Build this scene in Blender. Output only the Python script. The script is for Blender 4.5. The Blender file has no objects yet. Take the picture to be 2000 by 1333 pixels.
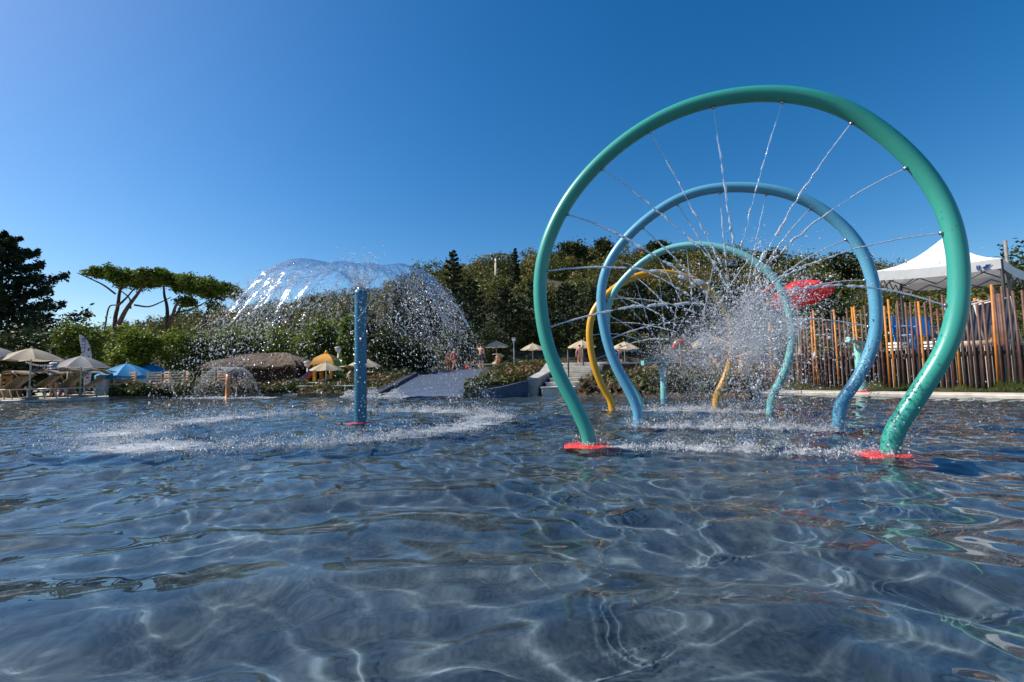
import bpy, bmesh, math, random
import numpy as np
from mathutils import Vector, Matrix

SC = bpy.context.scene
COL = SC.collection
R = math.radians

# ---------------------------------------------------------------- camera
CAM_H, PITCH, ROLL, FPX = 0.60, R(4.17), R(1.2), 889.0
cam_d = bpy.data.cameras.new('camera')
cam_d.sensor_width = 36.0
cam_d.lens = 36.0 * FPX / 2000.0
cam_d.clip_start, cam_d.clip_end = 0.02, 2000.0
cam = bpy.data.objects.new('camera', cam_d)
COL.objects.link(cam)
FWD = Vector((0, math.cos(PITCH), math.sin(PITCH)))
UP0 = Vector((0, -math.sin(PITCH), math.cos(PITCH)))
RT = Vector((1, 0, 0)) * math.cos(ROLL) - UP0 * math.sin(ROLL)
UPV = UP0 * math.cos(ROLL) + Vector((1, 0, 0)) * math.sin(ROLL)
cam.matrix_world = Matrix(((RT.x, UPV.x, -FWD.x, 0), (RT.y, UPV.y, -FWD.y, 0),
                           (RT.z, UPV.z, -FWD.z, CAM_H), (0, 0, 0, 1)))
SC.camera = cam

# ---------------------------------------------------------------- sky, sun, exposure
SUN_EL, SUN_AZ = R(43), R(-83)          # azimuth from +Y (view direction), negative = left
world = bpy.data.worlds.new('World')
SC.world = world
world.use_nodes = True
wn = world.node_tree
bg = wn.nodes['Background']
sky = wn.nodes.new('ShaderNodeTexSky')
sky.sky_type = 'NISHITA'
sky.sun_disc = False
sky.sun_elevation = SUN_EL
sky.sun_rotation = SUN_AZ
sky.altitude = 0
sky.air_density = 1.0
sky.dust_density = 0.7
sky.ozone_density = 3.0
hsv = wn.nodes.new('ShaderNodeHueSaturation')
hsv.inputs['Saturation'].default_value = 1.40
hsv.inputs['Hue'].default_value = 0.5
wn.links.new(sky.outputs[0], hsv.inputs['Color'])
wn.links.new(hsv.outputs[0], bg.inputs['Color'])
bg.inputs['Strength'].default_value = 0.101
sun_d = bpy.data.lights.new('sun', 'SUN')
sun_d.energy = 5.0
sun_d.angle = R(0.53)
sun_d.color = (1.0, 0.93, 0.82)
sun_d.cycles.is_caustics_light = True
sun = bpy.data.objects.new('sun', sun_d)
COL.objects.link(sun)
SUN_DIR = Vector((math.sin(SUN_AZ) * math.cos(SUN_EL), math.cos(SUN_AZ) * math.cos(SUN_EL), math.sin(SUN_EL)))
sun.rotation_euler = (-SUN_DIR).to_track_quat('-Z', 'Y').to_euler()
vs = SC.view_settings
vs.view_transform = 'Standard'
vs.look = 'None'
vs.exposure = 0.45
vs.gamma = 1.0
vs.use_curve_mapping = False
cy = SC.cycles
cy.use_denoising = True
cy.max_bounces = 10
cy.transparent_max_bounces = 24
cy.transmission_bounces = 8
cy.caustics_reflective = False
cy.caustics_refractive = True
cy.sample_clamp_indirect = 6.0
cy.blur_glossy = 0.3

# ---------------------------------------------------------------- pixel -> place helpers (survey of the photograph)
def ray(px, py):
    a = (px - 1000.0) / FPX
    b = -(py - 666.5) / FPX
    return FWD + RT * a + UPV * b

def P(px, py, Y):
    d = ray(px, py)
    return Vector((0, 0, CAM_H)) + d * (Y / d.y)

def G(px, py, z=0.0):
    d = ray(px, py)
    return Vector((0, 0, CAM_H)) + d * ((z - CAM_H) / d.z)

# ---------------------------------------------------------------- materials
MATS = {}
def nodes_of(m):
    m.use_nodes = True
    nt = m.node_tree
    return nt, nt.nodes['Principled BSDF']

def mat(name, col, rough=0.6, var=0.15, scale=8.0, bump=0.0, bscale=None, metal=0.0, spec=0.5, translucent=0.0, col2=None, coat=0.0):
    """plain procedural surface: colour with noise variation, optional bump / leaf translucency"""
    if name in MATS: return MATS[name]
    m = bpy.data.materials.new(name)
    nt, b = nodes_of(m)
    N, L = nt.nodes, nt.links
    b.inputs['Roughness'].default_value = rough
    b.inputs['Metallic'].default_value = metal
    b.inputs['Specular IOR Level'].default_value = spec
    b.inputs['Coat Weight'].default_value = coat
    tc = N.new('ShaderNodeTexCoord')
    nz = N.new('ShaderNodeTexNoise')
    nz.inputs['Scale'].default_value = scale
    nz.inputs['Detail'].default_value = 5
    L.new(tc.outputs['Object'], nz.inputs['Vector'])
    mx = N.new('ShaderNodeMix'); mx.data_type = 'RGBA'
    c = tuple(col)
    c2 = tuple(col2) if col2 else tuple(max(0, v * (1 - 2 * var)) for v in c)
    c1 = c if col2 else tuple(min(1, v * (1 + var)) for v in c)
    mx.inputs[6].default_value = (*c1, 1)
    mx.inputs[7].default_value = (*c2, 1)
    rp = N.new('ShaderNodeMapRange')
    rp.inputs[1].default_value = 0.35; rp.inputs[2].default_value = 0.68
    L.new(nz.outputs['Fac'], rp.inputs[0])
    L.new(rp.outputs[0], mx.inputs[0])
    L.new(mx.outputs[2], b.inputs['Base Color'])
    if bump:
        nb = N.new('ShaderNodeTexNoise')
        nb.inputs['Scale'].default_value = bscale or scale * 4
        nb.inputs['Detail'].default_value = 4
        L.new(tc.outputs['Object'], nb.inputs['Vector'])
        bp = N.new('ShaderNodeBump')
        bp.inputs['Strength'].default_value = bump
        bp.inputs['Distance'].default_value = 0.02
        L.new(nb.outputs['Fac'], bp.inputs['Height'])
        L.new(bp.outputs[0], b.inputs['Normal'])
    if translucent:
        tr = N.new('ShaderNodeBsdfTranslucent')
        L.new(mx.outputs[2], tr.inputs['Color'])
        ms = N.new('ShaderNodeMixShader')
        ms.inputs[0].default_value = translucent
        L.new(b.outputs[0], ms.inputs[1]); L.new(tr.outputs[0], ms.inputs[2])
        L.new(ms.outputs[0], N['Material Output'].inputs['Surface'])
    MATS[name] = m
    return m

def leaf_mat(name, cols, translucent=0.3, rough=0.55):
    """foliage: colour by the plant's own tint attribute plus a random shade for every leaf"""
    if name in MATS: return MATS[name]
    m = bpy.data.materials.new(name)
    nt, b = nodes_of(m)
    N, L = nt.nodes, nt.links
    at = N.new('ShaderNodeAttribute'); at.attribute_name = 'tint'
    ge = N.new('ShaderNodeNewGeometry')
    ad = N.new('ShaderNodeMath'); ad.operation = 'MULTIPLY_ADD'
    ad.inputs[1].default_value = 0.35
    L.new(ge.outputs['Random Per Island'], ad.inputs[0])
    L.new(at.outputs['Fac'], ad.inputs[2])
    cr = N.new('ShaderNodeValToRGB')
    e = cr.color_ramp.elements
    n = len(cols)
    while len(e) < n: e.new(0.5)
    for i, c in enumerate(cols):
        e[i].position = 0.1 + 1.1 * i / max(1, n - 1) if n > 1 else 0
        e[i].color = (*c, 1)
    L.new(ad.outputs[0], cr.inputs[0])
    L.new(cr.outputs[0], b.inputs['Base Color'])
    b.inputs['Roughness'].default_value = rough
    b.inputs['Specular IOR Level'].default_value = 0.3
    tr = N.new('ShaderNodeBsdfTranslucent')
    L.new(cr.outputs[0], tr.inputs['Color'])
    ms = N.new('ShaderNodeMixShader'); ms.inputs[0].default_value = translucent
    L.new(b.outputs[0], ms.inputs[1]); L.new(tr.outputs[0], ms.inputs[2])
    L.new(ms.outputs[0], N['Material Output'].inputs['Surface'])
    MATS[name] = m
    return m

# ---------------------------------------------------------------- object helpers
def tag(o, label=None, cat=None, group=None, kind=None):
    if label: o['label'] = label
    if cat: o['category'] = cat
    if group: o['group'] = group
    if kind: o['kind'] = kind
    return o

def link(name, me, m, parent=None):
    o = bpy.data.objects.new(name, me)
    COL.objects.link(o)
    if m is not None and len(me.materials) == 0: me.materials.append(m)
    if parent is not None: o.parent = parent
    return o

def empty(name, loc, label=None, cat=None, group=None, rz=0.0):
    o = bpy.data.objects.new(name, None)
    o.empty_display_size = 0.2
    COL.objects.link(o)
    o.location = loc
    o.rotation_euler = (0, 0, rz)
    return tag(o, label, cat, group)

def copy_tree(o, parent=None):
    c = o.copy(); COL.objects.link(c); c.parent = parent
    for ch in [x for x in bpy.data.objects if x.parent is o]:
        copy_tree(ch, c)
    return c

def mesh_np(name, V, F, smooth=False, tint=None):
    V = np.asarray(V, np.float32); F = np.asarray(F, np.int32)
    me = bpy.data.meshes.new(name)
    nf, k = F.shape
    me.vertices.add(len(V)); me.vertices.foreach_set('co', V.ravel())
    me.loops.add(nf * k); me.loops.foreach_set('vertex_index', F.ravel())
    me.polygons.add(nf)
    me.polygons.foreach_set('loop_start', np.arange(0, nf * k, k, dtype=np.int32))
    me.polygons.foreach_set('loop_total', np.full(nf, k, np.int32))
    me.update(calc_edges=True)
    if smooth: me.polygons.foreach_set('use_smooth', np.ones(nf, bool))
    if tint is not None:
        a = me.attributes.new('tint', 'FLOAT', 'POINT')
        a.data.foreach_set('value', np.asarray(tint, np.float32))
    return me

class MB:
    """collects boxes, tubes, lathes, prisms and links them as one mesh object"""
    def __init__(s): s.v = []; s.f = []; s.sm = []
    def add(s, vs_, fs, smooth=False):
        o = len(s.v)
        s.v += [tuple(v) for v in vs_]
        s.f += [tuple(i + o for i in f) for f in fs]
        s.sm += [smooth] * len(fs)
        return s
    def box(s, c, size, rz=0.0, M=None):
        x, y, z = [d / 2 for d in size]
        pts = [Vector((a * x, b * y, d * z)) for a in (-1, 1) for b in (-1, 1) for d in (-1, 1)]
        rot = M if M is not None else Matrix.Rotation(rz, 3, 'Z')
        pts = [rot @ p + Vector(c) for p in pts]
        return s.add(pts, [(0, 1, 3, 2), (4, 6, 7, 5), (0, 4, 5, 1), (2, 3, 7, 6), (0, 2, 6, 4), (1, 5, 7, 3)])
    def tube(s, pts, rad, n=8, cap=True, smooth=True):
        pts = [Vector(p) for p in pts]
        m = len(pts)
        if not hasattr(rad, '__len__'): rad = [rad] * m
        T = [(pts[min(i + 1, m - 1)] - pts[max(i - 1, 0)]).normalized() for i in range(m)]
        ref = Vector((0, 0, 1)) if abs(T[0].z) < 0.9 else Vector((1, 0, 0))
        u = T[0].cross(ref).normalized()
        vs_, fs = [], []
        for i in range(m):
            u = (u - T[i] * u.dot(T[i])).normalized()
            w = T[i].cross(u)
            for k in range(n):
                a = 2 * math.pi * k / n
                vs_.append(pts[i] + (u * math.cos(a) + w * math.sin(a)) * rad[i])
        for i in range(m - 1):
            for k in range(n):
                a, b = i * n + k, i * n + (k + 1) % n
                fs.append((a, b, b + n, a + n))
        s.add(vs_, fs, smooth)
        if cap:
            o = len(s.v) - len(vs_)
            s.f += [tuple(o + k for k in reversed(range(n))), tuple(o + (m - 1) * n + k for k in range(n))]
            s.sm += [False, False]
        return s
    def lathe(s, c, prof, n=16, smooth=True, M=None):
        c = Vector(c); vs_, fs = [], []
        for (r, z) in prof:
            for k in range(n):
                a = 2 * math.pi * k / n
                p = Vector((r * math.cos(a), r * math.sin(a), z))
                vs_.append((M @ p if M is not None else p) + c)
        for i in range(len(prof) - 1):
            for k in range(n):
                a, b = i * n + k, i * n + (k + 1) % n
                fs.append((a, b, b + n, a + n))
        return s.add(vs_, fs, smooth)
    def prism(s, poly, z0, z1):
        n = len(poly)
        vs_ = [(p[0], p[1], z0) for p in poly] + [(p[0], p[1], z1) for p in poly]
        fs = [tuple(range(n))[::-1], tuple(range(n, 2 * n))] + [(i, (i + 1) % n, (i + 1) % n + n, i + n) for i in range(n)]
        return s.add(vs_, fs)
    def build(s, name, m, parent=None, bevel=0.0):
        me = bpy.data.meshes.new(name)
        me.from_pydata(s.v, [], s.f)
        me.polygons.foreach_set('use_smooth', s.sm)
        me.update()
        o = link(name, me, m, parent)
        if bevel:
            b = o.modifiers.new('bevel', 'BEVEL'); b.width = bevel; b.segments = 2; b.limit_method = 'ANGLE'
        return o

def spline(pts, n):
    """Catmull-Rom through points (numpy, m x d), resampled to n points"""
    p = np.asarray(pts, float)
    p = np.vstack([2 * p[0] - p[1], p, 2 * p[-1] - p[-2]])
    out = []
    m = len(p) - 3
    for t in np.linspace(0, m - 1e-9, n):
        i = int(t); u = t - i
        a, b, c, d = p[i:i + 4]
        out.append(0.5 * ((2 * b) + (c - a) * u + (2 * a - 5 * b + 4 * c - d) * u ** 2 + (3 * b - a - 3 * c + d) * u ** 3))
    return np.array(out)

# ---------------------------------------------------------------- clouds of small faces: leaves and drops
def leaves_np(C, size, rng, up=0.3, aspect=0.5):
    """one rhombic leaf at every point of C (n x 3)"""
    n = len(C)
    nr = rng.normal(size=(n, 3)); nr[:, 2] += 0.9 + up * 0.5          # leaves turn their faces up to the light
    nr /= np.linalg.norm(nr, axis=1, keepdims=True)
    d = np.cross(nr, rng.normal(size=(n, 3))); d /= np.linalg.norm(d, axis=1, keepdims=True) + 1e-9
    w = np.cross(nr, d)
    s = (np.asarray(size) * rng.uniform(0.6, 1.4, n))[:, None]
    V = np.stack([C - d * s * 0.5, C + w * s * aspect * 0.5, C + d * s * 0.5, C - w * s * aspect * 0.5], 1).reshape(-1, 3)
    F = np.arange(n * 4).reshape(n, 4)
    return V, F

def blob_points(c, rad, n, rng, nclump=22, spread=0.26, shell=0.82, lower=-0.35):
    """points in leaf clumps spread over an ellipsoid"""
    c = np.array(c, float); rad = np.array(rad, float)
    d = rng.normal(size=(nclump, 3)); d /= np.linalg.norm(d, axis=1, keepdims=True)
    d[:, 2] = np.maximum(d[:, 2], lower)
    q = d * (shell * rng.uniform(0.55, 1.12, nclump))[:, None]
    w = rng.uniform(0.5, 1.5, nclump)
    k = rng.choice(nclump, n, p=w / w.sum())
    off = np.clip(rng.normal(size=(n, 3)), -1.7, 1.7) * spread * rng.uniform(0.4, 1.2, n)[:, None]
    return c + (q[k] + off) * rad, k

OCT_V = np.array([(1, 0, -0.5), (-0.5, 0.87, -0.5), (-0.5, -0.87, -0.5), (0, 0, 1.0)], float)
OCT_F = np.array([(0, 2, 1), (0, 1, 3), (1, 2, 3), (2, 0, 3)])
def drops_mesh(name, C, size, vel=None, stretch=1.0):
    C = np.asarray(C, float); n = len(C)
    s = np.broadcast_to(np.asarray(size, float), (n,))
    if vel is None: vel = np.tile([0, 0, -1.0], (n, 1))
    t = vel / (np.linalg.norm(vel, axis=1, keepdims=True) + 1e-9)
    a = np.cross(t, np.array([0.3, 0.9, 0.2])); a /= np.linalg.norm(a, axis=1, keepdims=True) + 1e-9
    b = np.cross(t, a)
    st = np.broadcast_to(np.asarray(stretch, float), (n,))
    V = (C[:, None, :] + s[:, None, None] * (OCT_V[None, :, 0:1] * a[:, None, :] + OCT_V[None, :, 1:2] * b[:, None, :]
         + OCT_V[None, :, 2:3] * t[:, None, :] * st[:, None, None]))
    F = (OCT_F[None] + 4 * np.arange(n)[:, None, None]).reshape(-1, 3)
    return mesh_np(name, V.reshape(-1, 3), F, smooth=True)
# ================================================================ THE POOL
POOL_Z = -0.20
def pool_edge_world():
    pts = [(-900, 800), (-300, 794), (0, 787), (200, 781), (300, 778), (640, 772), (745, 774), (905, 776.5), (1030, 773),
           (1060, 770.5), (1300, 771), (1560, 772), (1760, 775), (2000, 780), (2350, 789), (2900, 806)]
    return [G(a, b, 0.0) for a, b in pts]
EDGE = pool_edge_world()

def floor_material():
    m = bpy.data.materials.new('pool_liner'); MATS['pool_liner'] = m
    nt, b = nodes_of(m); N, L = nt.nodes, nt.links
    tc = N.new('ShaderNodeTexCoord')
    n1 = N.new('ShaderNodeTexNoise'); n1.inputs['Scale'].default_value = 2.2; n1.inputs['Detail'].default_value = 8
    n1.inputs['Roughness'].default_value = 0.7
    n2 = N.new('ShaderNodeTexNoise'); n2.inputs['Scale'].default_value = 55; n2.inputs['Detail'].default_value = 3
    for n in (n1, n2): L.new(tc.outputs['Object'], n.inputs['Vector'])
    cr = N.new('ShaderNodeValToRGB')
    cr.color_ramp.elements[0].position = 0.3; cr.color_ramp.elements[0].color = (0.034, 0.052, 0.072, 1)
    cr.color_ramp.elements[1].position = 0.75; cr.color_ramp.elements[1].color = (0.115, 0.145, 0.172, 1)
    ad = N.new('ShaderNodeMath'); ad.operation = 'MULTIPLY_ADD'; ad.inputs[1].default_value = 0.75
    L.new(n2.outputs['Fac'], ad.inputs[0]); 
    sb = N.new('ShaderNodeMath'); sb.operation = 'SUBTRACT'; sb.inputs[1].default_value = 0.37
    L.new(n1.outputs['Fac'], sb.inputs[0]); L.new(sb.outputs[0], ad.inputs[2])
    L.new(ad.outputs[0], cr.inputs[0]); L.new(cr.outputs[0], b.inputs['Base Color'])
    b.inputs['Roughness'].default_value = 0.85
    return m

def water_material():
    m = bpy.data.materials.new('pool_water'); MATS['pool_water'] = m
    m.use_nodes = True
    nt = m.node_tree; N, L = nt.nodes, nt.links
    N.remove(N['Principled BSDF'])
    g = N.new('ShaderNodeBsdfGlass')
    g.inputs['IOR'].default_value = 1.33
    g.inputs['Roughness'].default_value = 0.0
    g.inputs['Color'].default_value = (0.90, 0.97, 1.0, 1)
    L.new(g.outputs[0], N['Material Output'].inputs['Surface'])
    return m

def wave_height(X, Y, cell):
    rng = np.random.default_rng(7)
    H = np.zeros_like(X)
    def comp(lam, th, amp, ph):
        k = 2 * math.pi / lam
        return amp * np.sin(k * (X * math.cos(th) + Y * math.sin(th)) + ph) * np.exp(-(2.2 * cell / lam) ** 2)
    wx = X + 0.10 * np.sin(1.7 * Y + 0.8) + 0.06 * np.sin(3.1 * X + 2.2 * Y)
    wy = Y + 0.12 * np.sin(1.3 * X + 0.3) + 0.05 * np.sin(2.7 * X - 3.3 * Y + 1)
    X, Y = wx, wy
    far = np.clip((Y - 1.6) / 3.0, 0, 1)
    env = np.clip(0.95 + 0.55 * np.sin(2.1 * X + 1.4 * np.sin(1.6 * Y)) * np.sin(1.9 * Y + 0.9 * X + 1.1 * np.sin(2.3 * X)), 0.3, 1.6)
    for i in range(46):
        lam = 0.13 * (8.0 ** rng.uniform(0, 1))
        th = rng.normal(1.75, 0.75)
        steep = 0.034 * rng.uniform(0.5, 1.3) * (1.05 if lam > 0.35 else 0.88)
        H += comp(lam, th, steep * lam / (2 * math.pi), rng.uniform(0, 6.28)) * (1 - 0.45 * far) * (env if lam < 0.4 else 1.0)
    for i in range(16):
        lam = rng.uniform(0.045, 0.11); th = rng.normal(1.9, 0.5)
        H += comp(lam, th, 0.011 * lam / (2 * math.pi), rng.uniform(0, 6.28)) * (0.5 + 0.5 * np.sin(1.9 * X + 0.7 * Y + i) * np.sin(1.3 * Y - 0.8 * X + 2 * i))
    for i in range(40):          # wind and spray chop farther out
        lam = 0.07 * (6.0 ** rng.uniform(0, 1))
        th = rng.uniform(0, 6.28)
        H += far * comp(lam, th, 0.055 * lam / (2 * math.pi), rng.uniform(0, 6.28))
    return H

def rings_height(X, Y):
    rng = np.random.default_rng(3)
    H = np.zeros_like(X)
    spots = [(1060, 1085, 0.12), (905, 968, 0.12), (1470, 1190, 0.09), (1250, 1010, 0.13), (690, 955, 0.14), (500, 985, 0.10),
             (1880, 1040, 0.16), (1650, 1060, 0.12), (470, 1170, 0.10), (830, 1235, 0.07), (1580, 950, 0.18), (1340, 960, 0.16),
             (250, 940, 0.14), (1100, 935, 0.15), (760, 920, 0.2), (1800, 965, 0.2), (1780, 1180, 0.09)]
    for a, b, r0 in spots:
        c = G(a, b)
        d = np.hypot(X - c.x, Y - c.y)
        lam = r0 * 0.26
        am = 0.45 + 0.55 * np.sin(1.5 * np.arctan2(Y - c.y, X - c.x) + a)
        H += 0.0005 * am * (r0 / 0.12) * np.exp(-((d - r0 * 0.8) / (r0 * 0.42)) ** 2) * np.sin(2 * math.pi * d / lam)
    return H

def build_water():
    rows = np.concatenate([np.linspace(-2.5, 0.24, 12), np.geomspace(0.28, 30.0, 600)])
    cols = np.linspace(-1.9, 1.9, 720)
    half = np.maximum(rows, 0.28)
    X = cols[None, :] * np.maximum(half, 1.0)[:, None] if False else cols[None, :] * (half + 0.25)[:, None]
    Y = np.repeat(rows[:, None], len(cols), 1)
    cell = np.maximum(np.abs(np.gradient(rows))[:, None], ((half + 0.25) * (cols[1] - cols[0]))[:, None]) * np.ones_like(X)
    Z = wave_height(X, Y, cell) + rings_height(X, Y) * np.exp(-(cell / 0.02) ** 2)
    V = np.stack([X, Y, Z], -1).reshape(-1, 3)
    nr, nc = X.shape
    i = np.arange(nr - 1)[:, None] * nc + np.arange(nc - 1)[None, :]
    F = np.stack([i, i + 1, i + nc + 1, i + nc], -1).reshape(-1, 4)
    # keep only faces inside the basin (plus a little under the coping)
    ex = np.array([p.x for p in EDGE]); ey = np.array([p.y for p in EDGE])
    o = np.argsort(ex)
    fx = X.reshape(-1)[F].mean(1); fy = Y.reshape(-1)[F].mean(1)
    keep = fy < np.interp(fx, ex[o], ey[o]) + 0.25
    keep &= np.abs(fx) < 40
    F = F[keep]
    used = np.zeros(len(V), bool); used[F.ravel()] = True
    remap = np.cumsum(used) - 1
    me = mesh_np('water', V[used], remap[F], smooth=True)
    o_ = link('water', me, water_material())
    tag(o_, kind='structure')
    o_.cycles.is_caustics_caster = True
    fl = MB()
    prof = [(-3, -0.48), (1.2, -0.48), (3.0, POOL_Z), (34, POOL_Z)]
    fl.add([(x, y, z) for y, z in prof for x in (-45, 45)], [(2 * i, 2 * i + 1, 2 * i + 3, 2 * i + 2) for i in range(3)])
    f = fl.build('pool_floor', floor_material())
    tag(f, kind='structure')
    f.cycles.is_caustics_receiver = True
build_water()
# ================================================================ GROUND, COPING, TERRACES
M_PAVE = mat('paving', (0.42, 0.37, 0.30), 0.85, 0.12, 3.0, 0.2, 40)
M_STONE = mat('coping_stone', (0.55, 0.50, 0.43), 0.8, 0.12, 6.0, 0.25, 60)
M_CONC = mat('concrete', (0.30, 0.27, 0.25), 0.85, 0.18, 4.0, 0.25, 50)
M_DARKC = mat('dark_pool_lining', (0.055, 0.085, 0.14), 0.6, 0.2, 5.0, 0.2, 40)
M_EARTH = mat('earth', (0.16, 0.11, 0.07), 0.95, 0.25, 5.0, 0.5, 30)
M_STEP = mat('step_stone', (0.74, 0.66, 0.54), 0.8, 0.12, 6.0, 0.2, 60)

def offset_edge(d):
    out = []
    n = len(EDGE)
    for i, p in enumerate(EDGE):
        a = EDGE[max(0, i - 1)]; b = EDGE[min(n - 1, i + 1)]
        t = Vector((b.x - a.x, b.y - a.y, 0)).normalized()
        nrm = Vector((-t.y, t.x, 0))
        out.append(Vector((p.x, p.y, 0)) + nrm * d)
    return out

def build_ground():
    n = len(EDGE)
    rows = [[Vector((p.x, p.y, 0.075)) for p in offset_edge(0.30)],
            [Vector((p.x, p.y, 0.085)) for p in offset_edge(2.5)]]
    for r_ in rows:
        for i_ in (6, 7, 8): r_[i_].z = -0.3
    far = [Vector((p.x * 2.2, 28.0, 0.10)) for p in EDGE]
    far2 = [Vector((p.x * 14, 320.0, -1.0)) for p in EDGE]
    rows += [far, far2]
    mb = MB()
    mb.add([v for r in rows for v in r], [(j * n + i, j * n + i + 1, (j + 1) * n + i + 1, (j + 1) * n + i) for j in range(3) for i in range(n - 1)])
    tag(mb.build('ground', M_PAVE), kind='structure')
    # coping: a rounded stone lip round the basin, with the basin wall below it
    c = MB()
    prof = [(-0.02, -0.30), (-0.02, -0.01), (-0.05, 0.0), (-0.05, 0.055), (-0.03, 0.07), (0.34, 0.082), (0.36, 0.05)]
    lines = [[Vector((p.x, p.y, z)) for p in offset_edge(d)] for d, z in prof]
    c.add([v for r in lines for v in r], [(j * n + i, j * n + i + 1, (j + 1) * n + i + 1, (j + 1) * n + i) for j in range(len(prof) - 1) for i in range(n - 1) if i not in (6, 7)])
    tag(c.build('coping', M_STONE), kind='structure')
build_ground()

TERR_Z = 0.90
def build_terrace():
    # upper terrace behind the stairs and the ramp
    mb = MB()
    a = [(-4.9, 25.9), (-1.75, 25.7), (0.5, 24), (1.55, 15.6), (9.5, 15.4), (30, 15.4), (30, 60), (-16, 60), (-9, 32)]
    mb.prism(a, 0.0, TERR_Z)
    tag(mb.build('upper_terrace', M_PAVE), kind='structure')
    w = MB()   # brown retaining wall with a pale cap below the parasols
    p0, p1 = Vector((2.9, 15.25, 0)), Vector((8.6, 15.1, 0))
    root = empty('retaining_wall', (p0 + p1) / 2, 'low brown retaining wall with pale cap below the parasols', 'wall')
    mid = (p0 + p1) / 2
    L = (p1 - p0).length
    MB().box((0, 0, 0.43), (L, 0.22, 0.86)).build('wall_face', mat('brown_wall', (0.16, 0.075, 0.055), 0.85, 0.25, 3, 0.3, 30), root)
    MB().box((0, -0.03, 0.89), (L + 0.1, 0.32, 0.06)).build('cap', M_STEP, root)
    root.rotation_euler.z = math.atan2(p1.y - p0.y, p1.x - p0.x)
build_terrace()

# ---------------------------------------------------------------- beach ramp
RB = [G(742, 774), G(905, 776.5), P(946, 724, 26), P(831, 727, 26)]
RB[2].z = TERR_Z + 0.02; RB[3].z = TERR_Z + 0.02
def ramp_pt(u, v):
    return (RB[0] * (1 - u) + RB[1] * u) * (1 - v) + (RB[3] * (1 - u) + RB[2] * u) * v
def build_ramp():
    mb = MB(); nu, nv = 8, 14
    pts = [ramp_pt(i / nu, j / nv) for j in range(nv + 1) for i in range(nu + 1)]
    pts = [Vector((p.x, p.y - (1.2 if k < nu + 1 else 0), p.z - (0.19 if k < nu + 1 else 0))) for k, p in enumerate(pts)]
    mb.add(pts, [(j * (nu + 1) + i, j * (nu + 1) + i + 1, (j + 1) * (nu + 1) + i + 1, (j + 1) * (nu + 1) + i) for j in range(nv) for i in range(nu)])
    o = mb.build('beach_ramp', mat('ramp_lining', (0.085, 0.105, 0.15), 0.4, 0.1, 2.0, 0.25, 14, spec=0.6))
    tag(o, kind='structure')
    for u, nm, lab in ((0.0, 'kerb', 'dark kerb along the planted left side of the blue ramp'), (1.0, 'kerb', 'dark kerb on the right side of the blue ramp beside the flower bed')):
        k = MB()
        a = [ramp_pt(u, j / nv) for j in range(nv + 1)]
        dx = -0.28 if u == 0 else 0.28
        vs_ = []
        for p in a:
            for ex, ez in ((0, -0.3), (0, 0.12), (dx, 0.12), (dx, -0.3)):
                vs_.append((p.x + ex, p.y, p.z + ez))
        fs = [(j * 4 + q, j * 4 + (q + 1) % 4, (j + 1) * 4 + (q + 1) % 4, (j + 1) * 4 + q) for j in range(nv) for q in range(4)]
        fs += [(0, 1, 2, 3), (nv * 4 + 3, nv * 4 + 2, nv * 4 + 1, nv * 4)]
        k.add(vs_, fs)
        tag(k.build(nm, mat('dark_kerb', (0.035, 0.04, 0.05), 0.6, 0.2, 4)), lab, 'kerb')
build_ramp()

# ---------------------------------------------------------------- planted beds
def quad_surface(c, nu, nv, bulge=0.0, rng=None, jit=0.0):
    pts = []
    for j in range(nv + 1):
        for i in range(nu + 1):
            u, v = i / nu, j / nv
            p = (c[0] * (1 - u) + c[1] * u) * (1 - v) + (c[3] * (1 - u) + c[2] * u) * v
            z = bulge * math.sin(math.pi * u) * math.sin(math.pi * min(1, v * 1.2) * 0.9)
            pts.append(p + Vector((0, 0, z + (rng.uniform(-jit, jit) if rng else 0))))
    return pts, [(j * (nu + 1) + i, j * (nu + 1) + i + 1, (j + 1) * (nu + 1) + i + 1, (j + 1) * (nu + 1) + i) for j in range(nv) for i in range(nu)]

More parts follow.
